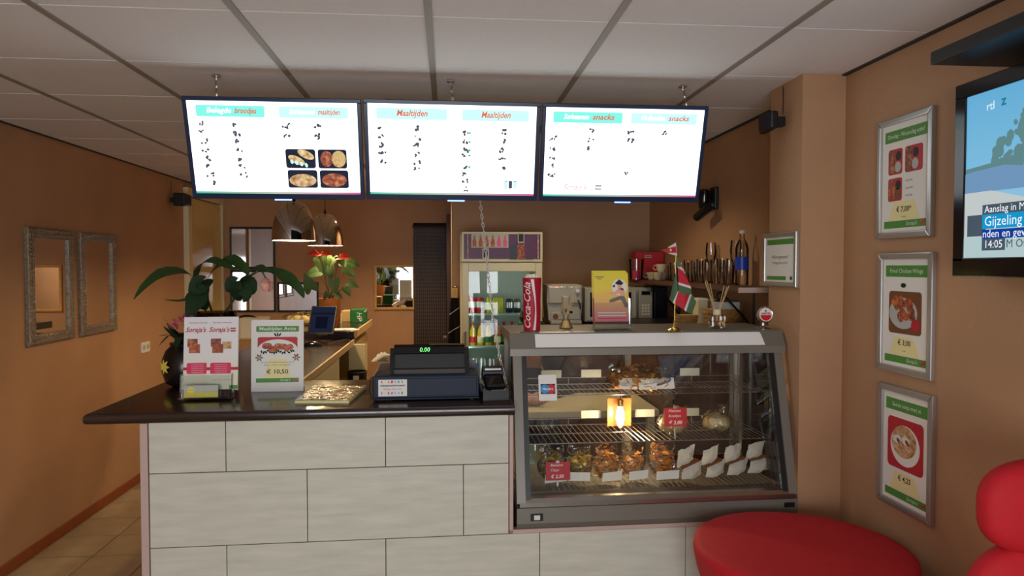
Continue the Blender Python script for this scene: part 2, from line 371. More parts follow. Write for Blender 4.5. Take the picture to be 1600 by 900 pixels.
# ------------------------------------------------------------------ counter
ZT = 1.17
cf = thing('service_counter', (-1.158, 2.79, 0), 'service counter faced with large pale stone-look panels', 'counter', rz=math.radians(1.2))
B().box(.004, .014, 0, 1.415, .46, ZT-.042).box(1.415, .014, 0, 2.60, .60, .650).build('carcass', 'gap_dark', cf, local=True)
def prow(z0, z1, seams):
    for a, b in zip(seams, seams[1:]): B().box(a+.0015, 0, z0, b-.0015, .0135, z1, bevel=.001).build('front_panel', 'panel', cf, local=True)
prow(.936, ZT-.042, [.03, .311, .913, 1.398]); prow(.6515, .933, [.03, .613, 1.217, 1.398])
prow(.368, .6485, [.03, .310, .912, 1.523, 2.13, 2.60]); prow(.085, .365, [.03, .613, 1.217, 1.83, 2.44, 2.60])
for bx in ((0, -.004, 0, .028, .02, ZT-.042), (1.40, -.004, .650, 1.416, .02, ZT-.042), (1.40, -.004, .650, 2.60, .03, .6665), (-.002, .02, 0, .003, .6, ZT-.042)):
    B().box(*bx, bevel=.002).build('corner_trim', 'trim', cf, local=True)
B().box(.03, .03, 0, 2.6, .05, .08).build('plinth', 'black', cf, local=True)
# worktop, an L of dark wood-look board
wt = thing('counter_worktop', (-.5, 3.1, ZT-.04), 'dark wenge L-shaped worktop on the pale service counter', 'worktop')
b = B(); b.prism([(-1.35, 2.765), (.262, 2.797), (.262, 3.50), (-.715, 3.50), (-.715, 5.51), (-1.355, 5.51)], ZT-.04, ZT)
es = [e for e in b.bm.edges if abs(e.verts[0].co.z-e.verts[1].co.z) < 1e-5 and max(v.co.y for v in e.verts) < 2.81 or (abs(e.verts[0].co.z-e.verts[1].co.z) < 1e-5 and max(v.co.x for v in e.verts) < -1.34)]
bmesh.ops.bevel(b.bm, geom=es, offset=.014, segments=4, profile=.5, affect='EDGES', clamp_overlap=True)
b.build('top_board', 'worktop', wt, smooth=True)
B().box(-.715, 3.50, ZT-.042, -.703, 5.51, ZT-.002).box(-.715, 3.50, ZT-.042, .262, 3.512, ZT-.002).build('edge_strip', 'beech', wt)
rb = thing('raised_worktop', (-1.03, 6.1, ZT), 'thick raised dark board with pale edging at the far end of the counter', 'worktop')
B().box(-1.355, 5.512, ZT, -.715, 6.75, ZT+.058, bevel=.002).build('top_board', 'worktop', rb)
B().box(-.715, 5.512, ZT, -.703, 6.75, ZT+.055).build('edge_strip', 'beech', rb)
# cupboards under the side arm of the counter, seen from their inner side
cb = thing('counter_cupboard', (-1.03, 4.6, 0), 'cream cupboard with an open door under the side arm of the counter', 'cupboard')
B().box(-1.33, 3.52, 0, -.76, 3.56, ZT-.042).box(-1.33, 3.56, 0, -1.30, 6.7, ZT-.042).box(-1.30, 3.56, .05, -.76, 6.7, .09).box(-1.30, 6.66, .09, -.76, 6.7, ZT-.042).box(-1.3, 4.95, .09, -.76, 4.98, ZT-.042).build('body', 'cream', cb)
B().box(-.757, 3.62, .09, -.738, 4.93, ZT-.075, bevel=.002).build('door', 'cream', cb)
d = B().box(-.735, 5.37, .09, -.615, 5.41, ZT-.03, bevel=.002).build('door', 'cream', cb)
B().box(-.65, 5.345, .7, -.635, 5.371, .84).build('handle', 'steel', d)
B().box(-.75, 5.56, .09, -.735, 6.6, ZT-.06).build('door', 'cream', cb)
bn = thing('waste_bin', (-.655, 5.22, 0), 'tall slim black waste bin beside the open cream cupboard door', 'bin')
B().lathe([(.055, 0), (.070, .95), (.074, .96), (.068, .965), (.05, .03)], (-.655, 5.22, 0), 18).build('body', 'black', bn, smooth=True)
B().box(-.675, 5.142, .88, -.635, 5.152, .94).build('label_card', 'white', bn)

# ------------------------------------------------------------------ glass display case, local u (width), v (depth), z
CW = 1.178
dc = thing('display_case', (.272, 2.812, 0), 'grey steel and glass food display case set into the counter', 'display case', rz=math.radians(1.0))
def cb_(name, m, *bx, bevel=0, smooth=False, parent=None): return B().box(*bx, bevel=bevel).build(name, m, parent or dc, local=parent is None, smooth=smooth)
YZ = Matrix(((0, 0, 1, 0), (1, 0, 0, 0), (0, 1, 0, 0), (0, 0, 0, 1)))      # prism (y,z) profile extruded along x
def vprism(name, prof, u0, u1, m, smooth=False): return B().prism(prof, u0, u1, T=YZ).build(name, m, dc, local=True, smooth=smooth)
base = vprism('base', [(.0, .690), (.012, .668), (.55, .668), (.55, .765), (.0, .752)], 0, CW, 'case_grey')
vprism('sill', [(.004, .754), (.05, .764), (.05, .785), (.02, .785), (.004, .772)], .012, CW-.012, 'steel')
sw = B().box(.055, -.003, .700, .105, .003, .730, bevel=.002).build('switch', 'black', dc, local=True)
B().box(.068, -.006, .706, .092, -.002, .724).build('rocker', 'white_plastic', sw)
sw.children[0].matrix_parent_inverse = Matrix.Identity(4)
tg = B().box(CW-.06, -.002, .718, CW-.015, .001, .738).build('maker_plate', 'black', dc, local=True)
for u0 in (.0, CW-.036):
    vprism('front_post', [(.004, .770), (.034, .770), (.184, 1.352), (.154, 1.352)], u0, u0+.036, 'case_grey')
    a = u0+.036 if u0 < .5 else u0-.022
    vprism('gasket', [(.014, .780), (.044, .780), (.188, 1.350), (.160, 1.350)], a, a+.022, 'black')
    vprism('rear_post', [(.52, .765), (.55, .765), (.55, 1.40), (.52, 1.40)], u0, u0+.036, 'case_grey')
    a = u0+.016
    vprism('side_glass', [(.045, .785), (.52, .767), (.52, 1.39), (.19, 1.35)], a, a+.004, 'pane')
roof = vprism('roof', [(.146, 1.345), (.146, 1.374), (.180, 1.438), (.20, 1.442), (.55, 1.442), (.55, 1.400), (.20, 1.400), (.17, 1.345)], -.012, CW+.012, 'case_grey')
lp = frame((.095, .1485, 1.379), (1, 0, 0), (0, .034, .064))
B().prism([(0, 0), (CW-.175, 0), (CW-.185, .052), (CW-.19, .060), (.0, .060)], .0002, .0035).build('light_cover', 'white', dc, local=True, matrix=lp)
fg = frame((.058, .019+.010, .786), (1, 0, 0), (0, .15, .582))
gl = B().prism([(0, 0), (CW-.116, 0), (CW-.116, .575), (0, .575)], 0, .004).build('front_glass', 'pane', dc, local=True, matrix=fg)
for u0, u1, v in ((.04, .61, .528), (.57, CW-.04, .538)):
    g = B().box(u0, v, .80, u1, v+.003, 1.385).build('rear_door', 'pane', dc, local=True)
    for x in ((u1-.03,) if u0 < .3 else (u0, u1-.03)): B().box(x, v-.002, .79, x+.03, v+.005, 1.39).build('door_stile', 'case_grey', g, local=True)
for u0, v in ((.045, .50), (CW-.063, .50), (CW-.10, .36)): B().box(u0, v, .77, u0+.014, v+.012, 1.395).build('shelf_upright', 'case_grey' if u0 < .5 else 'steel', dc, local=True)
SH = [(1.165, .205), (.972, .150), (.786, .095)]
shelves = []
for z, v0 in SH:
    b = B()
    for v in (v0, (v0+.5)/2, .497): b.cyl((.045, v, z), (CW-.045, v, z), .0025, n=6)
    n = 46
    for i in range(n+1):
        u = .05+(CW-.10)*i/n; b.cyl((u, v0, z+.002), (u, .497, z+.002), .0014, n=4, caps=False)
    b.cyl((.045, .497, z+.03), (CW-.045, .497, z+.03), .002, n=6)
    for u in (.05, .3, .6, .9, CW-.05): b.cyl((u, .497, z), (u, .497, z+.03), .002, n=5)
    s = b.build('wire_shelf', 'steel', dc, local=True); shelves.append(s)
for i, us in ((0, (.17, .36, .60, .84)), (1, (.36, .62, .84))):
    for u in us:
        B().box(u, .488, SH[i][0]+.032, u+.095, .492, SH[i][0]+.068).build('label_holder', 'grey_card', shelves[i], local=True)
cr = Matrix.Translation((.272, 2.812, 0)) @ Matrix.Rotation(math.radians(1.0), 4, 'Z')
st = B().prism(rrect(0, 0, .076, .108, .006), 0, .0008).build('sticker', 'white', dc, local=True, matrix=fg @ Matrix.Translation((.048, .385, .0045)))
rect(st, 'print', .008, .028, .069, .07, 'navy', z=.001)
flat(st, 'print', ell(.026, .049, .019, .019), 'cyan', z=.0016); flat(st, 'print', ell(.051, .049, .019, .019), 'red', z=.0014)
text(st, 'Maestro', .0385, .049, .014, 'white', z=.0024, width=.044, bold=.0003)
# lit candle lamp hanging in the case, in front of an orange plate
L0 = cr @ Vector((.525, .40, 1.03))
la = thing('candle_lamp', L0, 'lit candle-shaped bulb before a small orange plate inside the display case', 'lamp')
B().box(L0.x-.052, L0.y+.035, L0.z-.055, L0.x+.06, L0.y+.039, L0.z+.075).build('back_plate', 'terracotta', la)
B().lathe([(.004, -.055), (.014, -.04), (.0205, -.012), (.019, .012), (.012, .036), (.012, .045)], L0, 14).build('bulb', 'bulb_candle', la, smooth=True)
B().cyl((L0.x, L0.y, L0.z+.045), (L0.x, L0.y, L0.z+.075), .014).cyl((L0.x, L0.y, L0.z+.07), (L0.x, L0.y, 1.40), .002, n=5).build('socket', 'brass', la)
pl = bpy.data.lights.new('candle_light', 'POINT'); pl.energy = 6; pl.color = (1, .74, .40); pl.shadow_soft_size = .02
po = bpy.data.objects.new('candle_light', pl); COL.objects.link(po); po.location = L0+Vector((0, -.035, -.01))

# ------------------------------------------------------------------ menu screens
def cluster(b, x, y, kind, rnd, s=1.5):
    for _ in range(rnd.randint(3, 5)):
        dx, dy = rnd.uniform(-.009, .009)*s, rnd.uniform(-.006, .006)*s
        b.prism(ell(x+dx, y+dy, rnd.uniform(.003, .006)*s, rnd.uniform(.002, .004)*s, 7, rnd.uniform(0, 3)), .0012, .0014)
def screen(BL, BR, top, label, heads, marks, extra):
    p0 = oy(*BL, 3.17); p1 = oy(*BR, 3.17); W = p1.x-p0.x
    ydir = Vector((0, -.292, .956)); H = .424
    T = frame(p0, (p1.x-p0.x, 0, p1.z-p0.z), ydir)
    o = thing('menu_screen', None, label, 'screen', 'menu screens hung in a row from the ceiling', matrix=T)
    B().box(.012, .02, -.05, W-.012, H-.02, -.012, bevel=.008).build('housing', 'black', o, local=True)
    bz = .017
    b = B(); b.box(0, 0, -.014, W, bz+.006, .003, bevel=.002).box(0, H-bz, -.014, W, H, .003, bevel=.002).box(0, bz, -.014, bz, H-bz, .003, bevel=.002).box(W-bz, bz, -.014, W, H-bz, .003, bevel=.002)
    b.build('bezel', 'bezel', o, local=True)
    d = B().box(bz, bz+.006, -.012, W-bz, H-bz, .0005).build('display', 'screen_white', o, local=True)
    x0, y0, w, h = bz, bz+.006, W-2*bz, H-2*bz-.006
    X = lambda f: x0+w*f; Y = lambda f: y0+h*(1-f)
    rect(d, 'print_band', X(0), Y(1), X(1), Y(.978), 'screen_band', z=.001)
    for (a, c, m, white, colr, t2) in heads:
        rect(d, 'heading', X(a), Y(.165), X(c), Y(.045), m, z=.001, r=.006)
        mid = (a+c)/2
        if white:
            text(d, white, X(a+(c-a)*.33), Y(.10), .030, 'screen_white', z=.0018, shear=.25, width=w*(c-a)*.36, bold=.0006); text(d, t2, X(a+(c-a)*.72), Y(.10), .032, colr, z=.0018, shear=.25, width=w*(c-a)*.32, bold=.0007)
        else: text(d, t2, X(mid), Y(.10), .036, colr, z=.0018, shear=.25, width=w*(c-a)*.44, bold=.0008)
    rnd = random.Random(len(label)*7+len(marks))
    for fx, fy in marks: b = B(); cluster(b, X(fx), Y(fy), 0, rnd); b.build('menu_picture', 'screen_ink', d, local=True)
    extra(d, X, Y)
    b = B().box(W*.47, -.006, -.004, W*.57, 0, .002, bevel=.001).build('status_light', 'led_blue', o, local=True)
    top_ = T @ Vector((W*(.18 if 'sandwich' in label else .5 if 'can' in label else .88), H, -.03))
    hook = Vector((top_.x-.01, top_.y+.03, ZC-.006))
    b = B(); n = 5
    for k in range(n):
        c = hook.lerp(top_, (k+.6)/n); b.sph(c, .007, 6, 4, (.4, 1, 1.5) if k % 2 else (1, .4, 1.5))
    b.box(hook.x-.015, hook.y-.015, ZC-.010, hook.x+.015, hook.y+.015, ZC-.0055).build('hanging_chain', 'steel', o)
    return o
def ex1(d, X, Y):
    for a, bb, c, e, m in ((.555, .50, .735, .71, 'food_bread_lit'), (.75, .50, .925, .71, 'food_rice_lit'), (.56, .73, .74, .93, 'food_soup_lit'), (.755, .73, .93, .93, 'food_meat_lit')):
        bgd = rect(d, 'food_picture', X(a), Y(e), X(c), Y(bb), 'food_dark_lit', z=.001, r=.010)
        P = lambda fx, fy: (X(a+(c-a)*fx), Y(e+(bb-e)*fy)); w1, h1 = X(c)-X(a), Y(bb)-Y(e)
        if m == 'food_bread_lit':
            for fx, fy in ((.36, .42), (.68, .72)): flat(d, 'food_picture', ell(*P(fx, fy), w1*.30, h1*.20, 16, -.45), m, z=.0016)
            for k in range(4): flat(d, 'food_picture', ell(*P(.2+.16*k, .34-.06*k), w1*.05, h1*.12, 8, .3), 'screen_pale', z=.0022)
        elif m == 'food_rice_lit': flat(d, 'food_picture', ell(*P(.30, .5), w1*.22, h1*.42, 14), 'food_meat_lit', z=.0016); flat(d, 'food_picture', ell(*P(.72, .5), w1*.25, h1*.44, 14), m, z=.0018)
        elif m == 'food_soup_lit': flat(d, 'food_picture', ell(*P(.5, .42), w1*.46, h1*.36, 16), m, z=.0016); flat(d, 'food_picture', ell(*P(.58, .55), w1*.16, h1*.22, 12), 'food_bread_lit', z=.0020)
        else: flat(d, 'food_picture', ell(*P(.5, .45), w1*.44, h1*.38, 16), m, z=.0016)
def ex2(d, X, Y):
    for k in range(3):
        rect(d, 'can_picture', X(.815+.028*k), Y(.925-.006*k), X(.837+.028*k), Y(.83), 'screen_pale' if k != 1 else 'screen_ink', z=.001, r=.003)
        flat(d, 'can_picture', ell((X(.815+.028*k)+X(.837+.028*k))/2, Y(.833), .007, .002, 10), 'screen_ink', z=.0015)
    for fy in (.30, .40, .49, .55, .68): flat(d, 'menu_picture', ell(X(.60), Y(fy), .006, .005, 8), 'screen_green', z=.0012)
def ex3(d, X, Y):
    text(d, "Soraja's", X(.20), Y(.895), .034, 'screen_pink', z=.0015, shear=.3); rect(d, 'flag_picture', X(.335), Y(.92), X(.375), Y(.87), 'screen_ink', z=.0012)
    rect(d, 'flag_picture', X(.337), Y(.905), X(.373), Y(.885), 'screen_white', z=.0018)
r8 = (.235, .335, .43, .525, .615, .70, .79, .88)
screen((302, 310), (570, 312), 149, 'menu screen with sandwich pictures and broodjes heading, hung above the counter', [(.05, .45, 'screen_teal', 'Belegde', 'screen_red', 'broodjes'), (.535, .945, 'screen_pale', 'Surinaamse', 'screen_red', 'maaltijden')],
       [(.07+.004*i, f) for i, f in enumerate(r8)]+[(.275+.003*i, f) for i, f in enumerate(r8[:7])]+[(.57, .25), (.57, .36), (.76, .25), (.76, .36)], ex1)
screen((573, 311), (839, 314), 152, 'middle menu screen with two Maaltijden headings and drink cans pictured', [(.05, .465, 'screen_pale', '', 'screen_red', 'Maaltijden'), (.555, .955, 'screen_pale', '', 'screen_red', 'Maaltijden')],
       [(.08, f) for f in (.26, .36, .45, .54, .635)]+[(.285, f) for f in (.26, .36, .45, .545, .635, .72)]+[(.575, f) for f in (.30, .40, .49, .55, .68, .76, .84, .93)]+[(.80, f) for f in (.28, .38, .48, .59, .67)], ex2)
screen((842, 314), (1091, 316), 158, 'menu screen with two snacks headings, hung nearest the pillar', [(.045, .48, 'screen_teal', 'Surinaamse', 'screen_red', 'snacks'), (.535, .955, 'screen_pale', 'Hollandse', 'screen_red', 'snacks')],
       [(.05, f) for f in (.34, .45, .55, .65, .75)]+[(.285, f) for f in (.25, .35, .45)]+[(.54, .25), (.54, .35), (.76, .26), (.52, .73)], ex3)
# ------------------------------------------------------------------ left wall
def wall_frame(name, T, W, H, fw, dep, fm, label, cat, group, pane='mirror', back='black', beads=0):
    o = thing(name, None, label, cat, group, matrix=T)
    for poly in ([(0, 0), (W, 0), (W-fw, fw), (fw, fw)], [(0, H), (fw, H-fw), (W-fw, H-fw), (W, H)], [(0, 0), (fw, fw), (fw, H-fw), (0, H)], [(W, 0), (W, H), (W-fw, H-fw), (W-fw, fw)]):
        b = B(); b.prism(poly, .001, dep)
        es = [e for e in b.bm.edges if all(v.co.z > dep-1e-4 for v in e.verts)]
        bmesh.ops.bevel(b.bm, geom=es, offset=min(fw, dep)*.28, segments=2, profile=.6, affect='EDGES', clamp_overlap=True)
        b.build('frame_rail', fm, o, local=True)
    p = B().box(fw*.8, fw*.8, .001, W-fw*.8, H-fw*.8, dep*.45).build('mirror_pane' if pane == 'mirror' else 'sheet', pane, o, local=True)
    if beads:
        b = B()
        for k in range(int(W/beads)):
            for y in (fw*.75, H-fw*.75, fw*.28, H-fw*.28): b.sph(((k+.5)*beads, y, dep*.92), beads*.36, 6, 4)
        for k in range(int(H/beads)):
            for x in (fw*.75, W-fw*.75, fw*.28, W-fw*.28): b.sph((x, (k+.5)*beads, dep*.92), beads*.36, 6, 4)
        tag(b.build('beading', fm, o, local=True), None, kind='stuff')
    return o, p
LW = lambda y, z: frame((XL, y, z), (0, 1, 0), (0, 0, 1))
for (y, lab) in ((4.405, 'tall mirror in an ornate pewter frame, nearer the shop front'), (5.005, 'tall mirror in an ornate pewter frame, nearer the cream door')):
    wall_frame('ornate_mirror', LW(y, 1.25), .505, .70, .062, .028, 'pewter', lab, 'mirror', 'ornate mirrors on the left wall', beads=.024)
o = thing('wall_socket', None, 'white double power socket on the orange left wall', 'socket', matrix=LW(5.965, 1.022))
B().prism(rrect(0, 0, .155, .082, .006), .0005, .011).build('cover_plate', 'white_plastic', o, local=True)
for x in (.04, .115):
    b = B().lathe([(.024, .011), (.025, .0125), (.020, .0125), (.018, .0116)], (x, .041, 0), 16); b.build('socket_ring', 'grey_card', o, local=True)
    B().cyl((x-.009, .041, .011), (x-.009, .041, .0135), .003, n=8).cyl((x+.009, .041, .011), (x+.009, .041, .0135), .003, n=8).build('socket_hole', 'ink', o, local=True)
def speaker(T, W, H, D, label, extra=None):
    o = thing('wall_speaker', None, label, 'speaker', matrix=T)
    b = B(); b.prism([(-W/2, -H/2), (W/2, -H*.42), (W/2, H*.42), (-W/2, H/2)], .05, .05+D)
    es = list(b.bm.edges); bmesh.ops.bevel(b.bm, geom=es, offset=.008, segments=2, profile=.5, affect='EDGES'); b.build('cabinet', 'black', o, local=True)
    B().prism(rrect(-W*.42, -H*.36, W*.42, H*.36, .01), .05+D, .054+D).build('grille', 'navy', o, local=True)
    B().box(-.02, -.02, .0005, .02, .02, .055).build('bracket', 'black', o, local=True)
    B().tube([(0, H*.4, .003), (.004, H*.4+.06, .003), (0, H*.4+.12 if H < .13 else H*.4+.10, .003)], .002, 5).build('cable', 'black', o, local=True)
    return o
speaker(LW(6.64, 2.31), .17, .115, .10, 'small black speaker on the left wall beside the cream door')

# ------------------------------------------------------------------ back wall
BW = lambda x, z: frame((x, YB, z), (1, 0, 0), (0, 0, 1))
def bw_rect(x0, y0, x1, y1): a = oy(x0, y1, YB); c = oy(x1, y0, YB); return a.x, a.z, c.x-a.x, c.z-a.z
for px, lab in (((360, 355, 430, 420), 'black framed mirror, highest of the three on the back wall'), ((361, 422, 431, 488), 'black framed mirror hanging directly under the highest one'),
                ((434, 441, 498, 488), 'wide black framed mirror behind the potted red anthurium')):
    x, z, W_, H_ = bw_rect(*px); wall_frame('black_mirror', BW(x, z), W_, H_, .022, .02, 'black', lab, 'mirror', 'black framed mirrors on the back wall')
x, z, W_, H_ = bw_rect(585, 414, 650, 484); wall_frame('wooden_mirror', BW(x, z), W_-.01, H_, .028, .025, 'wood_frame', 'light wood framed mirror beside the dark bead curtain', 'mirror', None)
x, z, W_, H_ = bw_rect(374, 494, 422, 530); wall_frame('wall_picture', BW(x, z), W_, H_, .02, .018, 'cream', 'small cream framed sheet low on the back wall below the mirrors', 'picture', None, pane='paper')
cu = thing('bead_curtain', (-.19, YB-.03, .02), 'dark strand curtain with pale beads in the kitchen doorway', 'curtain')
B().cyl((-.39, YB-.03, 2.16), (-.02, YB-.03, 2.16), .014, n=8).build('rail', 'bamboo', cu)
b = B(); b2 = B()
for i in range(15):
    xx = -.375+i*.0235
    b.box(xx, YB-.034, .03, xx+.019, YB-.026, 2.15)
    for k in range(52): b2.box(xx+.019, YB-.035, .06+k*.04, xx+.0225, YB-.029, .078+k*.04)
tag(b.build('strands', 'bamboo', cu), None, kind='stuff'); tag(b2.build('beads', 'bamboo_light', cu), None, kind='stuff')

# ------------------------------------------------------------------ pendant lamps
def pendant(px, py, Y, label):
    c = oy(px, py, Y); R = .143; H = .262
    o = thing('pendant_lamp', c, label, 'lamp', 'chrome pendant lamps over the counter arm')
    prof = [(R*math.cos(a)**.8 if a < PI/2-.01 else .012, H*math.sin(a)) for a in [PI/2*k/14 for k in range(15)]]; prof[-1] = (.012, H)
    B().shell(prof, c, 32).build('shade', 'chrome', o, smooth=True, angle=2)
    B().shell([(r-.004 if r > .02 else .008, z-.003 if z > .01 else z+.0005) for r, z in prof], c, 32).shell([(R-.0045, .0), (R+.0005, .0)], c, 32).build('shade_lining', 'white', o, smooth=True)
    B().lathe([(.0, .05), (.022, .058), (.032, .085), (.024, .115), (.014, .13), (.014, .15)], c, 14).build('bulb', 'bulb', o, smooth=True)
    B().cyl(c+Vector((0, 0, .15)), c+Vector((0, 0, H-.004)), .017).cyl(c+Vector((0, 0, H)), c+Vector((0, 0, H+.035)), .014, .006).build('socket', 'black', o)
    B().cyl(c+Vector((0, 0, H+.03)), Vector((c.x, c.y, ZC-.02)), .003, n=6).cyl((c.x, c.y, ZC-.02), (c.x, c.y, ZC-.0005), .04).build('cord', 'black', o)
    l = bpy.data.lights.new('pendant_light', 'POINT'); l.energy = 15; l.color = (1, .70, .36); l.shadow_soft_size = .03
    q = bpy.data.objects.new('pendant_light', l); COL.objects.link(q); q.location = c+Vector((0, 0, .035))
pendant(459.5, 376, 4.85, 'large chrome dome pendant lamp above the computer mouse'); pendant(508.5, 384, 5.95, 'chrome dome pendant lamp directly over the red anthurium')

def added_spot(x, y, watts, label):  # unseen spots added to brighten the back walls and the person
    o = thing('added_ceiling_spot', (x, y, ZC-.012), label, 'lamp', 'added ceiling spots hidden behind the menu screens')
    B().lathe([(.045, -.012), (.060, -.010), (.062, -.0055), (.045, -.0055)], (x, y, ZC), 24).build('ring', 'white', o, smooth=True)
    B().lathe([(.043, -.0085), (.030, -.0105), (.0, -.011)], (x, y, ZC), 18).build('lens', 'bulb', o, smooth=True)
    l = bpy.data.lights.new('added_fill_light', 'SPOT'); l.energy = watts; l.color = (1, .78, .50); l.spot_size = 2.5; l.spot_blend = .6; l.shadow_soft_size = .04
    q = bpy.data.objects.new('added_fill_light', l); COL.objects.link(q); q.location = (x, y, ZC-.02)
added_spot(-.40, 6.35, 105, 'added fill spot in front of the kitchen doorway'); added_spot(.72, 4.35, 40, 'added fill spot over the person behind the display case')

# ------------------------------------------------------------------ plants
def leaf(b, pts, wid, fold=.25, up=Vector((0, 0, 1)), n=10, tipcurl=0):
    pts = [Vector(p) for p in pts]
    def at(t):
        k = t*(len(pts)-1); i = min(int(k), len(pts)-2); f = k-i
        p0, p1, p2, p3 = pts[max(i-1, 0)], pts[i], pts[i+1], pts[min(i+2, len(pts)-1)]
        return .5*((2*p1)+(p2-p0)*f+(2*p0-5*p1+4*p2-p3)*f*f+(3*p1-p0-3*p2+p3)*f**3)
    rows = []
    for i in range(n+1):
        t = i/n; c = at(t); d = (at(min(t+.02, 1))-at(max(t-.02, 0))).normalized()
        s = d.cross(up); s = s.normalized() if s.length > 1e-4 else Vector((1, 0, 0)); nn = s.cross(d).normalized()
        w_ = wid*max(.02, math.sin(PI*min(1, t*.95+.03))**.85*(1.35-.75*t))*(1+.10*math.sin(t*17))
        rows.append([b.bm.verts.new(c+s*w_*k+nn*w_*fold*(abs(k)-.5*abs(k)**2)) for k in (-1, -.5, 0, .5, 1)])
    for r0, r1 in zip(rows, rows[1:]):
        for k in range(4): b.bm.faces.new((r0[k], r0[k+1], r1[k+1], r1[k]))
def heart(b, base, d, nrm, L, W):
    """heart-shaped leaf blade: base point, axis d, face normal nrm"""
    d = Vector(d).normalized(); nrm = Vector(nrm); s = d.cross(nrm).normalized(); nn = s.cross(d)
    outl = [(-.16, .22), (-.20, .40), (-.08, .5), (.15, .5), (.4, .42), (.65, .27), (.85, .11), (1.0, 0)]
    c0 = b.bm.verts.new(base); mids = [c0]
    P = lambda u, v: Vector(base)+d*u*L+s*v*W+nn*(-.18*L*max(u, 0)**2+.18*W*abs(v))
    for sgn in (1, -1):
        ring = [b.bm.verts.new(P(u, v*sgn)) for u, v in outl]; mid = [c0]+[b.bm.verts.new(P(u, 0)) for u in (.1, .2, .35, .5, .68, .85)]
        b.bm.faces.new((c0, ring[0], ring[1])); b.bm.faces.new((c0, ring[1], ring[2]))
        b.bm.faces.new((c0, ring[2], ring[3], mid[2])); b.bm.faces.new((mid[2], ring[3], ring[4], mid[4])); b.bm.faces.new((mid[4], ring[4], ring[5], mid[5])); b.bm.faces.new((mid[5], ring[5], ring[6], mid[6])); b.bm.faces.new((mid[6], ring[6], ring[7]))
# large-leaved plant with one hanging flower
VB = oz(337, 597, ZT); YPL = VB.y
pv = thing('flowering_plant', VB, 'large broad-leaved plant with a hanging pale pink flower, in a tall dark vase', 'plant')
B().lathe([(.058, 0), (.098, .015), (.108, .07), (.104, .15), (.098, .22)], VB, 24).build('vase_foot', 'vase_red', pv, smooth=True)
B().shell([(.098, .2195), (.098, .33), (.102, .335), (.095, .333), (.092, .22)], VB, 24).build('vase_glass', 'smoked', pv, smooth=True)
B().lathe([(.086, .225), (.088, .30), (.0, .31)], VB, 18).build('soil', 'soil', pv)
def LP(x, y, dy=0): return oy(x, y, YPL+dy)
C0 = VB+Vector((0, 0, .30))
stems = [[C0, LP(322, 488), LP(306, 440, -.02), LP(302, 432, -.03)], [C0+Vector((.02, 0, 0)), LP(358, 480, .02), LP(373, 455, .02), LP(387, 426, .0)], [C0, LP(325, 470, .08), LP(324, 436, .05)], [LP(373, 455, .02), LP(392, 430), LP(408, 421, -.02), LP(416, 436, -.03)]]
for i, s_ in enumerate(stems): B().tube(s_, [.007, .006, .005, .003], 6).build('stem', 'stem', pv, smooth=True)
leaves = [([(304, 435, -.03), (285, 424, -.08), (252, 428, -.13), (226, 447, -.16), (209, 468, -.17)], .046, 'leaf', (0, -.5, 1)),
          ([(306, 437, -.02), (312, 416, -.05), (330, 407, -.07), (352, 415, -.08), (372, 424, -.10)], .042, 'leaf', (0, -.35, 1)),
          ([(324, 436, .05), (338, 418, .02), (360, 406, .0), (379, 417, -.01), (388, 430, -.02)], .046, 'leaf', (0, -.55, 1)),
          ([(388, 428, 0), (398, 419, -.03), (412, 421, -.06), (428, 425, -.07)], .030, 'leaf', (0, -.6, 1)),
          ([(416, 421, -.02), (435, 425, -.05), (453, 438, -.07), (468, 452, -.08), (475, 466, -.08)], .036, 'leaf', (0, -.6, 1)),
          ([(322, 484, -.04), (312, 462, -.08), (306, 440, -.1), (322, 432, -.1)], .036, 'leaf_dark', (.2, -1, .1)),
          ([(320, 444, -.04), (310, 462, -.10), (300, 482, -.13), (296, 506, -.14)], .044, 'leaf_dark', (.2, -1, .2)),
          ([(330, 436, -.03), (318, 446, -.08), (306, 452, -.10), (298, 446, -.10)], .034, 'leaf_dark', (-.2, -1, .2)),
          ([(374, 470, -.02), (368, 452, -.06), (360, 440, -.08), (372, 434, -.08)], .036, 'leaf_dark', (0, -1, .1)),
          ([(366, 444, -.02), (380, 450, -.06), (386, 462, -.07), (380, 472, -.08)], .032, 'leaf_dark', (0, -1, .2)),
          ([(374, 440, .0), (388, 438, -.05), (396, 452, -.06), (390, 462, -.07)], .026, 'leaf_dark', (0, -1, .3)),
          ([(326, 462, -.05), (306, 465, -.1), (280, 470, -.13), (256, 468, -.14)], .014, 'leaf', (0, -.5, 1)),
          ([(346, 500, .02), (362, 502, 0), (382, 494, -.02), (402, 496, -.03)], .020, 'leaf_dark', (0, -.4, 1))]
for pts, wd, m, up in leaves:
    b = B(); leaf(b, [LP(*p) for p in pts], wd, up=Vector(up)); b.build('leaf', m, pv, smooth=True, angle=2)
b = B(); fc = LP(416, 437, -.03)
for k in range(16):
    a = k*2.4; r = .028*(.6+.4*(k % 3)/2)
    leaf(b, [fc+Vector((0, 0, .008)), fc+Vector((math.cos(a)*r, math.sin(a)*r, -.015-.002*(k % 4))), fc+Vector((math.cos(a)*r*.7, math.sin(a)*r*.7, -.052-.004*(k % 3)))], .014, fold=.5, n=4, up=Vector((math.cos(a), math.sin(a), .3)))
b.sph(fc+Vector((0, 0, -.018)), .016, 8, 6, (1, 1, 1.4)).build('flower', 'petal', pv, smooth=True)
b = B()
for k in range(5):
    a = k*1.3; q = LP(413, 423, -.03); leaf(b, [q, q+Vector((math.cos(a)*.03, math.sin(a)*.02, .006)), q+Vector((math.cos(a)*.05, math.sin(a)*.03, -.012))], .012, n=4)
b.build('bract', 'petal', pv, smooth=True)
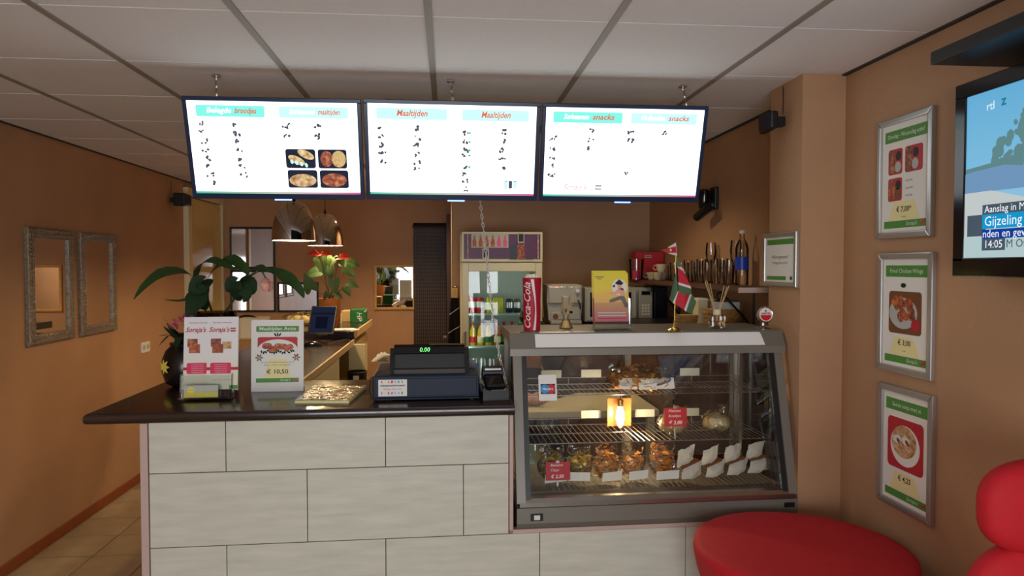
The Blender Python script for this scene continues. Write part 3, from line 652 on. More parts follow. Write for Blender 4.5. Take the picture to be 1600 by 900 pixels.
# black painted vase with pink flowers, at the counter's outer edge
q = oz(290, 603, ZT)
fv = thing('flower_vase', q, 'round black vase with a painted yellow flower, holding pink blossoms', 'vase')
B().lathe([(.05, 0), (.085, .02), (.100, .075), (.098, .125), (.082, .165), (.062, .185), (.066, .20), (.055, .198)], q, 24).build('body', 'vase_black', fv, smooth=True)
b = B()
for k in range(7):
    a = -2.75+.0*k; c = q+Vector((math.cos(-2.2)*.096, math.sin(-2.2)*.096, .10)); t = Vector((math.sin(2.2), -math.cos(2.2)*-1, 0)).normalized(); t = Vector((.81, -.59, 0))
    ang = k*2*PI/7; leaf(b, [c+Vector((-.004, -.006, 0)), c+Vector((-.005, -.007, 0))+t*math.cos(ang)*.018+Vector((0, 0, math.sin(ang)*.018)), c+Vector((-.003, -.005, 0))+t*math.cos(ang)*.034+Vector((0, 0, math.sin(ang)*.034))], .007, n=4, up=Vector((-.6, -.8, 0)))
b.build('painted_flower', 'yellow', fv, smooth=True)
b = B(); rnd = random.Random(3)
for k in range(26):
    a = rnd.uniform(0, 2*PI); r = rnd.uniform(.0, .07); c = q+Vector((math.cos(a)*r, math.sin(a)*r, .21+rnd.uniform(0, .11))); d = Vector((math.cos(a), math.sin(a), rnd.uniform(.0, .9))).normalized()
    leaf(b, [c, c+d*.022+Vector((0, 0, .006)), c+d*.045], .010, n=4)
b.build('blossoms', 'petal_pink', fv, smooth=True)
b = B()
for k in range(12):
    a = k*2*PI/12; c = q+Vector((0, 0, .185)); leaf(b, [c, c+Vector((math.cos(a)*.06, math.sin(a)*.06, .05)), c+Vector((math.cos(a)*.115, math.sin(a)*.115, .0+.05*(k % 3)))], .022, n=5)
b.build('leaves', 'leaf_dark', fv, smooth=True)
# anthurium
YA = 5.95; ZR = ZT+.058
pb = Vector((oy(516, 500, YA).x, YA, ZR)); PT = oy(516, 466, YA).z
an = thing('anthurium', pb, 'red anthurium with heart-shaped leaves in a glazed orange-brown pot', 'plant')
h = PT-ZR
B().lathe([(.074, 0), (.080, .01), (.091, h-.01), (.093, h), (.086, h), (.082, h-.03)], pb, 24).build('pot', 'terracotta', an, smooth=True)
B().lathe([(.082, h-.03), (.0, h-.02)], pb, 16).build('soil', 'soil', an)
AP = lambda x, y, dy=0: oy(x, y, YA+dy)
base = pb+Vector((0, 0, h-.02)); rnd = random.Random(5)
for i, (x, y, dx, dy, L, m, d_) in enumerate(((500, 405, .3, -1, .16, 'leaf_bright', -.08), (520, 402, -.1, -.4, .13, 'leaf_bright', -.06), (537, 408, 1, -.25, .17, 'leaf_bright', -.05), (541, 420, .7, -.6, .13, 'leaf_bright', -.1),
        (498, 424, -1, -.3, .15, 'leaf', -.03), (487, 452, -.35, .9, .17, 'leaf', -.08), (522, 438, .1, -1, .14, 'leaf', -.12), (545, 442, .9, -.35, .11, 'leaf', -.07), (540, 450, .5, -.8, .10, 'leaf', -.09), (512, 415, .3, -.9, .15, 'leaf_dark', .02), (530, 402, .5, -.9, .11, 'leaf_bright', -.1), (512, 458, -.3, -.5, .08, 'leaf_dark', -.08), (526, 460, .5, -.3, .08, 'leaf_dark', -.07))):
    p = AP(x, y, d_); b = B().tube([base+Vector((rnd.uniform(-.03, .03), rnd.uniform(-.03, .03), 0)), base.lerp(p, .55)+Vector((0, 0, .02)), p], .0025, 5); b.build('stalk', 'stem', an)
    L *= .84; b = B(); heart(b, p, (dx, -.25, dy), (0, -1, .55), L, L*.78); b.build('leaf', m, an, smooth=True, angle=2)
for x, y, dx, d_ in ((498, 396, -1, -.22), (502, 397, .7, -.24), (531, 402, 1, -.22)):
    p = AP(x, y, d_); B().tube([base, base.lerp(p, .6), p], .0022, 5).build('stalk', 'stem', an)
    b = B(); heart(b, p, (dx, -.4, .05), (.1*dx, -.75, 1), .095, .10); b.build('spathe', 'spathe', an, smooth=True, angle=2)
    B().cyl(p, p+Vector((dx*.022, -.012, .026)), .0045, .002, n=8).build('spadix', 'spadix', an)

# ------------------------------------------------------------------ far end of the counter
T = frame(oz(480, 521, ZR+.004), (1, -.22, 0), (.22, .42, 1))
o = thing('tablet', None, 'dark tablet screen leaning on a stand on the raised board', 'tablet', matrix=T)
B().prism(rrect(0, 0, .195, .215, .008), -.012, 0).build('body', 'black', o, local=True)
d = B().prism(rrect(.008, .010, .187, .207, .002), 0, .001).build('display', 'laptop', o, local=True)
rect(d, 'print', .05, .04, .14, .13, 'laptop_dark', z=.0012); rect(d, 'print', .01, .15, .185, .16, 'laptop_dark', z=.0012)
B().prism([(.06, .005), (.135, .005), (.115, .12), (.08, .12)], -.05, -.0125).build('stand', 'black', o, local=True)
o = thing('computer_mouse', oz(488, 541, ZT), 'black computer mouse on the dark worktop', 'mouse')
q = oz(488, 541, ZT); b = B().sph((0, 0, 0), 1, 16, 10, (.072, .040, .034)); bmesh.ops.bisect_plane(b.bm, geom=b.bm.verts[:]+b.bm.edges[:]+b.bm.faces[:], plane_co=(0, 0, 0), plane_no=(0, 0, -1), clear_outer=True)
b.build('shell', 'black_gloss', o, local=True, smooth=True); B().sph((-.035, 0, .028), .006, 8, 6, (1.4, .5, 1)).build('wheel', 'steel', o, local=True)
q = oz(505, 533, ZT); o = thing('key_bunch', q, 'bunch of shiny keys on a ring behind the computer mouse', 'keys')
b = B()
for k in range(24): a = 2*PI*k/24; a2 = 2*PI*(k+1)/24; b.cyl((.018*math.cos(a), .018*math.sin(a), .003), (.018*math.cos(a2), .018*math.sin(a2), .003), .0018, n=5)
b.build('ring', 'chrome', o, local=True)
for k in range(5):
    T = Matrix.Rotation(k*1.1+.4, 4, 'Z'); B().prism(ell(.032, 0, .013, .011, 10), .001+.003*k, .003+.003*k, T=T).box(.042, -.004, .001+.003*k, .078, .004, .003+.003*k, T=T).box(.062, .003, .001+.003*k, .07, .009, .003+.003*k, T=T).build('key', 'chrome', o, local=True)
a0 = oz(522, 521, ZR); b = B().tube([a0+Vector((0, .03, .005)), a0+Vector((.10, -.02, .006)), Vector((-.74, 5.49, ZR+.004)), Vector((-.697, 5.44, ZT-.0)), Vector((-.69, 5.43, ZT-.10)), Vector((-.693, 5.43, .8)), Vector((-.70, 5.43, .62))], .004, 6)
tag(b.build('power_cable', 'black', None, smooth=True), 'black cable hanging over the pale counter edge behind the tablet', 'cable')
q = oz(490, 531, ZT); tag(B().tube([oz(512, 538, ZT)+Vector((0, 0, .003)), oz(530, 533, ZT)+Vector((0, 0, .003)), oz(545, 530, ZT)+Vector((0, 0, .003)), oz(548, 536, ZT)+Vector((0, 0, .003))], .0025, 5).build('thin_wire', 'steel'), 'thin pale wire lying on the dark worktop', 'wire')
q = oz(543, 517, ZR); b = B()
for k in range(4): b.box(q.x-.10, q.y-.06, ZR+.0005+.003*k, q.x+.06, q.y+.12, ZR+.003+.003*k, T=Matrix.Translation(q) @ Matrix.Rotation(.15*k-.2, 4, 'Z') @ Matrix.Translation(-q))
tag(b.build('paper_sheets', 'paper'), 'loose white sheets of paper on the raised board', 'paper')
q = oy(526, 512, 6.25); o = thing('cream_box', (q.x, 6.25, ZR), 'small cream cardboard box at the foot of the anthurium pot', 'box')
B().box(q.x-.035, 6.10, ZR+.001, q.x+.045, 6.24, ZR+.085, bevel=.002).build('carton', 'cream', o); B().box(q.x-.036, 6.16, ZR+.084, q.x+.046, 6.18, ZR+.0865).build('tape', 'brown_tape', o)
def carton(x0, x1, top, Y, dep, m, label):
    a = oy(x0, top, Y); c = oy(x1, top, Y); o = thing('carton_box', ((a.x+c.x)/2, Y+dep/2, ZR), label, 'box')
    B().box(a.x, Y, ZR+.001, c.x, Y+dep, a.z, bevel=.002).build('carton', m, o); B().box((a.x+c.x)/2-.012, Y-.001, a.z-.05, (a.x+c.x)/2+.012, Y+.002, a.z+.001).build('tape', 'beech', o); return o, a, c
carton(533, 547, 486, 6.42, .2, 'beech', 'plain tan carton standing between the anthurium and a green box')
o = thing('green_box', (oy(558, 500, 6.3).x, 6.4, ZR), 'green printed box with white letters on the raised board', 'box')
a = oy(547, 484, 6.3); c = oy(570, 484, 6.3); B().box(a.x, 6.3, ZR+.001, c.x, 6.5, a.z, bevel=.002).build('carton', 'dark_green', o)
t = B().prism([(0, 0), (.001, 0), (.001, .001), (0, .001)], 0, .0003).build('print', 'white', o, matrix=frame(((a.x+c.x)/2, 6.2992, (ZR+a.z)/2), (1, 0, 0), (0, 0, 1)))
text(t, 'HP', .014, 0, .06, 'white', z=.0006, rz=-PI/2, shear=.2)
B().prism([(0, 0), (.02, .0), (.03, .03)], 0, .004, T=Matrix.Translation((c.x-.01, 6.30, a.z-.02)) @ Matrix.Rotation(PI/2, 4, 'X')).build('flap', 'paper', o)
q = oz(462, 514, ZR); o = thing('plastic_bag', (q.x, 6.1, ZR), 'crumpled clear bag of bread rolls next to the tablet', 'bag')
rnd = random.Random(9)
for k in range(5): B().sph((q.x-.12+.06*k, 6.1+rnd.uniform(-.04, .04), ZR+.045), .042, 12, 8, (1, 1, .95)).build('bread_roll', 'dough', o, smooth=True)
b = B().sph((q.x, 6.1, ZR+.055), 1, 24, 14, (.19, .10, .054))
for v in b.bm.verts:
    v.co += Vector((rnd.uniform(-1, 1)*.008, rnd.uniform(-1, 1)*.008, 0)); v.co.z = max(ZR+.002, v.co.z+rnd.uniform(-1, 1)*.008)
b.build('film', 'film', o, smooth=True, angle=.4)
# ------------------------------------------------------------------ front counter
FX = (1, .021, 0)
# brochure stand
q = oz(279, 624, ZT+.008); o = thing('brochure_stand', None, 'clear brochure stand holding two stacks of restaurant leaflets and cards', 'brochure stand', matrix=frame(q, FX, (0, .10, 1)))
W2, H2 = .125, .298
for k, x in enumerate((.0, .098)):
    z = -.045 if k == 0 else -.030
    b = B()
    for j in range(6): b.box(x+.001*(j % 2), .035+.0015*(j % 3), z-.0125+.002*j, x+W2, .035+H2+.0015*(j % 3), z-.0110+.002*j)
    s = b.build('leaflets', 'brochure_print', o, local=True); zz = z+.0008
    w_ = .095 if k == 0 else W2
    rect(s, 'print', x, .115, x+.128 if k else x+.097, .127, 'red_card', z=zz); rect(s, 'print', x+.015, .10, x+.098-(0 if k else .002), .145, 'pink', z=zz+.0005, r=.006)
    for j in range(5): text(s, 'restaurant', x+.057, .138-.008*j, .005, 'white', z=zz+.0011, width=.05)
    rect(s, 'photo', x+.016, .212, x+.056, .228 if 0 else .245, 'food_meat', z=zz); rect(s, 'photo', x+.022, .186, x+.066, .222, 'food_wing', z=zz+.0005)
    if k: rect(s, 'photo', x+.062, .203, x+.098, .232, 'food_rice', z=zz)
    text(s, 'Surinaams restaurant', x+.06, .312, .009, 'red_card', z=zz+.0005, width=.075)
    text(s, "Soraja's", x+.047, .282, .028, 'red_card', z=zz+.0005, shear=.35, width=.082, bold=.0004)
    if k: rect(s, 'print', x+.093, .274, x+.115, .290, 'red_card', z=zz); rect(s, 'print', x+.093, .280, x+.115, .285, 'flag_white', z=zz+.0006); rect(s, 'print', x+.092, .036, x+.125, .052, 'green', z=zz)
    if k: text(s, 'bestel online en haal af', x+.06, .075, .005, 'ink_grey', z=zz+.0005, width=.08)
B().box(0, 0, -.062, .205, .004, .006).box(.003, 0, -.026, .195, .095, -.024).box(-.001, .004, -.06, .001, .10, -.01).box(.203, .004, -.06, .205, .10, -.01).box(0, .03, -.062, .225, .22, -.060).build('holder', 'acrylic', o, local=True)
B().box(.012, .004, -.004, .165, .058, -.002).box(.012, .004, .004, .165, .030, .0055).build('card_pocket', 'acrylic', o, local=True)
s = B().box(.02, .006, -.0015, .155, .055, .003).build('cards', 'grey_card', o, local=True); rect(s, 'print', .021, .006, .155, .028, 'yellow', z=.0035); flat(s, 'print', ell(.048, .036, .014, .013, 16), 'yellow', z=.0040)
text(s, 'ACTIE', .048, .036, .008, 'red_card', z=.005, width=.02)
# price sign
q = oz(392, 613, ZT); T = frame(q, FX, (0, .06, 1))
o = thing('counter_sign', None, 'white A4 counter sign for a meal offer at € 10,50', 'sign', matrix=T)
B().box(0, 0, -.05, .224, .022, .002, bevel=.003).box(0, .02, -.006, .224, .315, .0, bevel=.001).build('stand', 'white', o, local=True)
sh = B().box(.004, .024, .0003, .220, .312, .0010).build('sheet', 'paper', o, local=True)
rect(sh, 'print', .022, .263, .204, .288, 'green', z=.0014, r=.004); text(sh, 'Maaltijden Actie', .113, .276, .021, 'white', z=.0022, width=.155, bold=.0003)
rect(sh, 'photo', .028, .155, .198, .240, 'red_card', z=.0014, r=.008); flat(sh, 'photo', [(x, y) for x, y in ell(.113, .180, .088, .050, 24) if 1], 'white', z=.0020); rect(sh, 'photo', .018, .125, .208, .155, 'paper', z=.0025)
b = B(); rnd = random.Random(2)
for k in range(9): b.prism(ell(.062+.013*k, .192+rnd.uniform(-.006, .010), .016, .014, 10), .0026+.0001*k, .0030+.0001*k)
b.build('photo', 'food_wing', sh, local=True)
b = B()
for k in range(16): b.prism(ell(.045+.009*k, .176+rnd.uniform(-.006, .004), .007, .004, 7, rnd.uniform(0, 3)), .0024, .00255)
b.build('photo', 'leaf_dark', sh, local=True)
for xx in (.035, .193):
    b = B()
    for k in range(6): b.prism(ell(xx+.010*math.cos(k*1.05), .150+.010*math.sin(k*1.05), .008, .003, 8, k*1.05), .003+.00005*k, .0033+.00005*k)
    b.build('star_anise', 'brown_tape', sh, local=True)
b = B()
for k in (-1, 0, 1): b.prism(ell(.113+.010*k, .250, .009, .0035, 8, PI/2-k*.6), .0026, .0029)
b.build('herb_sprig', 'leaf_dark', sh, local=True)
flat(sh, 'print', [(.055, .06), (.17, .06), (.15, .145), (.08, .145)], 'pale_yellow', z=.0028)
for j, s_ in enumerate(('Surinaamse maaltijd met gemarineerde', 'kip, rijst of bami')): text(sh, s_, .113, .130-.012*j, .008, 'ink_grey', z=.0036, width=.14-.03*j)
text(sh, '€ 10,50', .113, .088, .026, 'ink', z=.0036, width=.092, bold=.0003)
rect(sh, 'print', .022, .042, .204, .060, 'green', z=.0032); text(sh, "Soraja's", .145, .052, .014, 'white', z=.0038, shear=.3); flat(sh, 'print', [(.180, .046), (.202, .052), (.202, .058), (.180, .052)], 'red', z=.0038)
# stack of menus in a clear sleeve
b = B(); q1, q2, q3, q4 = (oz(*p, ZT) for p in ((461, 631), (545, 631), (572, 608), (492, 608)))
def quad_stack(name, m, P, z0, z1, parent=None): b = B(); b.prism([(p.x, p.y) for p in P], z0, z1); return b.build(name, m, parent)
o = thing('menu_stack', (q1+q3)/2, 'flat stack of printed menus in a shiny clear sleeve on the counter', 'menus')
quad_stack('menus', 'pale_yellow', (q1, q2, q3, q4), ZT+.001, ZT+.012, o)
ctr = (q1+q2+q3+q4)/4; P = [ctr+(p-ctr)*.86 for p in (q1, q2, q3, q4)]
s = quad_stack('cover_print', 'paper', P, ZT+.012, ZT+.0125, o)
b = B()
for j in range(5):
    t0 = .12+.17*j; a = P[0].lerp(P[3], t0); c = P[1].lerp(P[2], t0); e = P[1].lerp(P[2], t0+.08); f = P[0].lerp(P[3], t0+.08); b.prism([(a.x, a.y), (c.x, c.y), (e.x, e.y), (f.x, f.y)], ZT+.0126, ZT+.013)
b.build('cover_lines', 'straw', o)
P2 = [ctr+(p-ctr)*1.02 for p in (q1, q2, q3, q4)]
b = B(); rnd = random.Random(4); b.grid(lambda u, v: P2[0].lerp(P2[1], u).lerp(P2[3].lerp(P2[2], u), v)+Vector((0, 0, .0165+rnd.uniform(-.002, .003))), 16, 8); b.build('sleeve', 'film', o, smooth=True)
# cash register
q = oz(582, 628, ZT); T = frame(q, FX, (0, 0, 1)); T = T @ Matrix(((1, 0, 0, 0), (0, 0, 1, 0), (0, -1, 0, 0), (0, 0, 0, 1)))   # local x right, y away from the viewer, z up
o = thing('cash_register', None, 'dark blue cash register with green 0.00 display on the worktop', 'cash register', matrix=T)
RW, RD = .435, .40; o.scale = (1, 1, .93)
B().box(.006, .004, .006, RW-.006, RD, .012).box(0, 0, .012, RW, RD, .112, bevel=.006).build('drawer_housing', 'register', o, local=True)
B().box(.012, -.004, .022, RW-.012, .002, .100, bevel=.002).build('drawer', 'register', o, local=True)
for x in (.02, RW-.04): B().cyl((x+.01, .02, .0), (x+.01, .02, .008), .012).cyl((x+.01, RD-.03, 0), (x+.01, RD-.03, .008), .012).build('foot', 'black', o, local=True)
X2 = Matrix(((0, 0, 1, 0), (1, 0, 0, 0), (0, 1, 0, 0), (0, 0, 0, 1)))
B().prism([(.06, .112), (.075, .135), (.090, .195), (.12, .205), (.20, .185), (.34, .14), (.36, .112)], .08, .385, T=X2).build('console', 'black', o, local=True)
for x in (.075, .385): B().prism([(.045, .112), (.065, .18), (.10, .222), (.14, .215), (.20, .19), (.36, .115)], x-.008, x+.010, T=X2).build('console_cheek', 'black_gloss', o, local=True)
B().prism([(.050, .112), (.056, .130), (.07, .130), (.07, .112)], .085, .383, T=X2).build('console_sill', 'register_top', o, local=True)
B().prism([(.078, .200), (.088, .225), (.115, .236), (.15, .226), (.16, .195)], .083, .377, T=X2).build('display_bar', 'black_gloss', o, local=True)
B().prism([(.102, .2335), (.116, .2385), (.150, .228), (.148, .224)], .230, .375, T=X2).build('display_cap', 'steel', o, local=True)
td = frame((.205, .0835, .214), (1, 0, 0), (0, .010, .025)); w_ = B().prism(rrect(-.055, -.013, .035, .013), 0, .001).build('display_window', 'black_gloss', o, local=True, matrix=td)
text(w_, '0.00', .005, 0, .028, 'digits', z=.0018, width=.042, shear=.12)
B().prism([(.20, .112), (.20, .150), (.38, .118), (.38, .112)], .395, .43, T=X2).build('printer_cover', 'register_top', o, local=True)
sk = B().prism(rrect(.018, .020, .133, .093), 0, .0008).build('sticker', 'white', o, local=True, matrix=frame((.006, -.0045, .004), (1, 0, 0), (0, 0, 1)))
rnd = random.Random(8); cols = ['red', 'cyan', 'pink', 'yellow', 'green', 'grey_card', 'red']
for j in range(14):
    x = .032+.0135*(j % 7); y = .083 if j < 7 else .034
    flat(sk, 'food_symbol', ell(x, y, rnd.uniform(.0018, .005), .007, 9, rnd.uniform(-.3, .3)), cols[(j*3) % 7], z=.001)
text(sk, 'Allergeneninformatie?', .0755, .067, .011, 'ink', z=.0014, width=.10, bold=.0003); text(sk, 'Vraag het ons!', .0755, .052, .011, 'red_card', z=.0014, width=.075, shear=.15)
B().tube([(.09, .06, .122), (.03, .05, .128), (-.008, .02, .10), (-.012, .0, .05), (.0, -.006, .01), (.03, -.008, .004), (.08, -.006, .004)], .0022, 5).build('cable', 'black', o, local=True)
# receipts behind the register
q = oz(604, 563, ZT); b = B(); rnd = random.Random(1)
for k in range(4): b.grid(lambda u, v: q+Vector(((u-.5)*.10+.02*k-.03, (v-.5)*.16, .004+.012*k+.015*math.sin(u*5+k)*v)), 6, 4)
tag(b.build('receipts', 'paper', smooth=True), 'crumpled paper slips lying behind the cash register', 'paper')
# payment terminal
q = oz(775, 626, ZT); o = thing('card_terminal', q, 'black card payment terminal with a coloured advert strip', 'card terminal', rz=.08); o.scale = (.86, .86, .86)
B().prism([(-.055, 0), (.055, 0), (.058, .17), (-.058, .17)], .001, .02).prism([(-.06, -.002), (.06, -.002), (.062, .02), (-.062, .02)], .001, .052).prism([(-.062, .0), (-.05, .0), (-.05, .15), (-.064, .15)], .001, .06).prism([(.05, .0), (.062, .0), (.064, .15), (.05, .15)], .001, .06).build('cradle', 'black', o, local=True)
b = B(); b.box(-.045, .015, .02, .045, .16, .075, T=Matrix.Rotation(.35, 4, 'X'), bevel=.008); b.build('handset', 'black_gloss', o, local=True)
B().cyl((-.05, .13, .115), (.05, .13, .115), .034, n=20).build('paper_roll_cover', 'navy', o, local=True, smooth=True)
B().box(-.04, .098, .132, .04, .106, .140).build('paper_slot', 'steel', o, local=True)
ad = B().prism(rrect(-.025, -.018, .045, .02), 0, .001).build('advert', 'food_rice', o, local=True, matrix=frame((.002, .012, .060), (1, 0, 0), (0, .8, .5)))
B().tube([(-.058, .05, .05), (-.070, .03, .07), (-.068, .0, .045), (-.06, .02, .02)], .005, 6).tube([(.06, .09, .05), (.078, .06, .075), (.085, .10, .04), (.07, .13, .02)], .004, 6).build('cable', 'black', o, local=True, smooth=True)
# chain from the screens down to the terminal
pts = [oy(750, 312, 3.235), oy(757, 372, 3.20), oy(763, 432, 3.14), oy(771, 500, 3.12), oy(781, 560, 3.10), oy(792, 604, 3.09)]
ch = thing('steel_chain', pts[-1], 'steel link chain hanging from the screens to the card terminal', 'chain')
b = B(); n = 16
ring = [Vector((.0052*math.cos(2*PI*k/n), 0, .0115*math.sin(2*PI*k/n)+(.005 if math.sin(2*PI*k/n) > 0 else -.005)*0)) for k in range(n)]
for k in range(n): b.cyl(ring[k], ring[(k+1) % n], .0021, n=5, caps=False)
lm = b.mesh('link', 'link_steel', smooth=True)
L = sum((y-x).length for x, y in zip(pts, pts[1:])); N = int(L/.0195)
for k in range(N+1):
    s_ = L*k/N
    for x, y in zip(pts, pts[1:]):
        d = (y-x).length
        if s_ <= d+1e-6: p = x.lerp(y, s_/d); t = (y-x).normalized(); break
        s_ -= d
    R = t.to_track_quat('Z', 'Y').to_matrix().to_4x4() @ Matrix.Rotation(PI/2*(k % 2)+.6, 4, 'Z')
    link('link', lm, ch, matrix=Matrix.Translation(p) @ R)

# ------------------------------------------------------------------ on the roof of the display case
ZK = 1.4425
def RP(x, y): return oz(x, y, ZK)
q = RP(832, 517); q.y += .02; o = thing('drink_cup', q, 'tall red soft drink tumbler with white script, filled with popcorn', 'cup', rz=0)
B().lathe([(.035, .0), (.036, .003), (.0405, .225), (.0415, .228), (.0385, .228), (.0375, .20)], (0, 0, 0), 28).build('tumbler', 'cup_red', o, local=True, smooth=True)
rnd = random.Random(6); b = B()
for k in range(26): a = rnd.uniform(0, 6.28); r = rnd.uniform(0, .028); b.sph((r*math.cos(a), r*math.sin(a), .222+rnd.uniform(0, .014)), rnd.uniform(.007, .010), 7, 5)
tag(b.build('popcorn', 'popcorn', o, local=True, smooth=True), None, kind='stuff')
def on_cyl(fn, m, name, nu=24, nv=3, off=.0006):
    b = B()
    def f(u, v):
        ang, z = fn(u, v); r = .0355+.0052*z/.225+off; return Vector((r*math.sin(ang), -r*math.cos(ang), z))
    b.grid(f, nu, nv); b.build(name, m, o, local=True, smooth=True)
on_cyl(lambda u, v: (.22+.24*math.sin(u*PI*1.1+.4)-.14+(.10+.28*abs(u-.45))*(v-.5)*1.3, .004+.218*u), 'white', 'wave_band')
on_cyl(lambda u, v: (1.15+.12*math.sin(u*7)+.05*v, .02+.19*u), 'white', 'wave_line')
cu = bpy.data.curves.new('t', 'FONT'); cu.body = 'Coca-Cola'; cu.size = .052; cu.shear = .35; cu.align_x = 'CENTER'; cu.align_y = 'CENTER'; cu.resolution_u = 3; cu.offset = .0004
tt = bpy.data.objects.new('t', cu); COL.objects.link(tt); bpy.context.view_layer.update()
me = bpy.data.meshes.new_from_object(tt.evaluated_get(bpy.context.evaluated_depsgraph_get())); bpy.data.objects.remove(tt); bpy.data.curves.remove(cu)
bm = bmesh.new(); bm.from_mesh(me); bmesh.ops.triangulate(bm, faces=bm.faces[:]); bmesh.ops.subdivide_edges(bm, edges=bm.edges[:], cuts=3, use_grid_fill=True); bm.to_mesh(me); bm.free()
xs = [v.co.x for v in me.vertices]; kx = .195/(max(xs)-min(xs))
for v in me.vertices:
    z = .108+v.co.x*kx; r = .0355+.0052*z/.225+.0008; ang = -.66-v.co.y/.044; v.co = Vector((r*math.sin(ang), -r*math.cos(ang), z))
me.materials.clear(); me.materials.append(M['white']); link('lettering', me, o, True)
def diffuser(x, y, label, sticks, s=1.0, cone=True):
    q = RP(x, y); q.y += .03; o = thing('reed_diffuser', q, label, 'reed diffuser', 'reed diffusers on the display case')
    if cone:
        B().shell([(.001, .0008), (.030*s, .001), (.031*s, .006), (.011*s, .045), (.011*s, .06), (.013*s, .062)], (0, 0, 0), 16).build('bottle', 'glassware', o, local=True, smooth=True)
        B().lathe([(.027*s, .004), (.012*s, .036), (.0, .036)], (0, 0, 0), 14).build('oil', 'oil', o, local=True, smooth=True)
    else:
        B().box(-.034, -.025, .001, .034, .025, .062, bevel=.008).build('bottle', 'glassware', o, local=True)
        B().box(-.026, -.018, .007, .026, .018, .035, bevel=.006).build('oil', 'amber_glass', o, local=True)
        B().cyl((0, 0, .060), (0, 0, .085), .017, n=16).build('collar', 'cream', o, local=True)
    z0 = .03
    for (ax, ay, L) in sticks: B().cyl((-ax*.1, -ay*.1, z0), (ax, ay, L), .0017, n=6).build('reed', 'reed', o, local=True)
    return o
diffuser(886, 514, 'small cone-shaped glass reed diffuser beside the coffee machine', [(.035, .0, .155), (.028, .01, .15), (.045, -.005, .15), (-.02, .01, .11), (-.012, -.01, .12), (.01, .015, .10)])
diffuser(1124, 514, 'square glass reed diffuser in front of the wicker basket', [(-.045, .01, .215), (-.055, 0, .21), (-.038, -.012, .20), (-.05, .015, .205), (.036, .01, .19), (.045, 0, .185), (.05, -.01, .19)], cone=False)
# flyers
q = RP(928, 516)+Vector((0, 0, .009)); o = thing('flyer_holder', None, 'clear holder of yellow and pink dance flyers on the display case', 'flyer holder', matrix=frame(q, FX, (0, .12, 1)))
for k in range(3):
    s = B().box(.004-.003*(2-k), .028+.006*(2-k), -.014+.005*k, .158-.003*(2-k), .240+.006*(2-k), -.012+.005*k).build('flyer', 'flyer_print', o, local=True)
z = -.0015
flat(s, 'sun_print', ell(.118, .178, .034, .036, 24), 'paper', z=z)
for nm, m, P in (('dancer_print', 'ink', [(.098, .195), (.118, .213), (.137, .196), (.128, .188), (.108, .190)]), ('dancer_print', 'petal', [(.108, .190), (.126, .188), (.130, .176), (.141, .160), (.139, .140), (.125, .137), (.118, .150), (.095, .144), (.072, .150), (.046, .146), (.075, .155), (.100, .160), (.112, .172)]),
                 ('dancer_print', 'ink', [(.116, .172), (.134, .175), (.138, .163), (.124, .166)]), ('dancer_print', 'ink_grey', [(.120, .140), (.138, .140), (.155, .100), (.150, .086), (.141, .090), (.130, .112), (.122, .124), (.085, .112), (.072, .112), (.072, .122), (.085, .128)]),
                 ('dancer_print', 'ink', [(.087, .182), (.094, .190), (.100, .184), (.094, .176)])):
    flat(s, nm, P, m, z=z+.0006)
for j in range(3): rect(s, 'print', .02, .040+.012*j, .145, .0445+.012*j, 'white' if j else 'pink', z=z)
rect(s, 'print', .01, .222, .05, .2255, 'ink_grey', z=z); rect(s, 'print', .02, .214, .04, .217, 'ink_grey', z=z)
B().box(0, 0, -.07, .165, .003, .006).box(0, .003, .004, .165, .11, .006).box(0, .003, -.022, .165, .20, -.020).box(0, .003, -.02, .002, .13, .004).box(.163, .003, -.02, .165, .13, .004).build('holder', 'acrylic', o, local=True)
# table flag
q = RP(1054, 517); o = thing('table_flag', q, 'table flag with green, white and red stripes on a brass stand', 'flag')
B().lathe([(.032, .0), (.033, .004), (.022, .010), (.010, .020), (.006, .036), (.004, .045)], q, 20).build('stand', 'brass', o, smooth=True)
top = oy(1058, 382, q.y); B().cyl(q+Vector((0, 0, .04)), Vector((q.x+.004, q.y, top.z)), .0028, n=8).build('pole', 'brass', o)
FP = lambda x, y, dy=0: oy(x, y, q.y-.008+dy)
def strip(name, m, P, dy=0): B().poly([FP(x, y, dy+.006*math.sin(x*.21)) for x, y in P]).build(name, m, o)
for nm, m, P in (('flag_stripe', 'flag_green', [(1057, 399), (1065, 415), (1062, 418), (1058, 416)]), ('flag_stripe', 'flag_white', [(1058, 414), (1068, 420), (1071, 428), (1059, 418)]), ('flag_stripe', 'flag_red', [(1059, 418), (1068, 423), (1079, 447), (1060, 441)]),
                 ('flag_stripe', 'flag_white', [(1060, 441), (1079, 447), (1080, 451), (1060, 445)]), ('flag_stripe', 'flag_green', [(1060, 445), (1080, 451), (1081, 459), (1070, 461), (1060, 455)]),
                 ('flag_stripe', 'flag_green', [(1057, 420), (1059, 455), (1051, 473), (1046, 468)]), ('flag_stripe', 'flag_white', [(1058, 455), (1060, 455), (1054, 475), (1051, 473)]), ('flag_stripe', 'flag_red', [(1060, 455), (1070, 461), (1078, 460), (1069, 484), (1054, 475)]),
                 ('flag_stripe', 'flag_white', [(1078, 460), (1081, 460), (1072, 487), (1069, 484)]), ('flag_stripe', 'flag_green', [(1081, 459), (1084, 464), (1088, 472), (1081, 491), (1072, 487)]),
                 ('pennant', 'flag_white', [(1056, 379), (1058, 400), (1044, 396), (1044, 386)]), ):
    strip(nm, m, P)
strip('pennant', 'flag_red', [(1056, 385), (1057, 395), (1044, 395), (1032, 391), (1044, 388)], -.003); strip('pennant_star', 'yellow', [(1046, 390), (1048, 388), (1050, 390), (1049, 393), (1047, 393)], -.006)
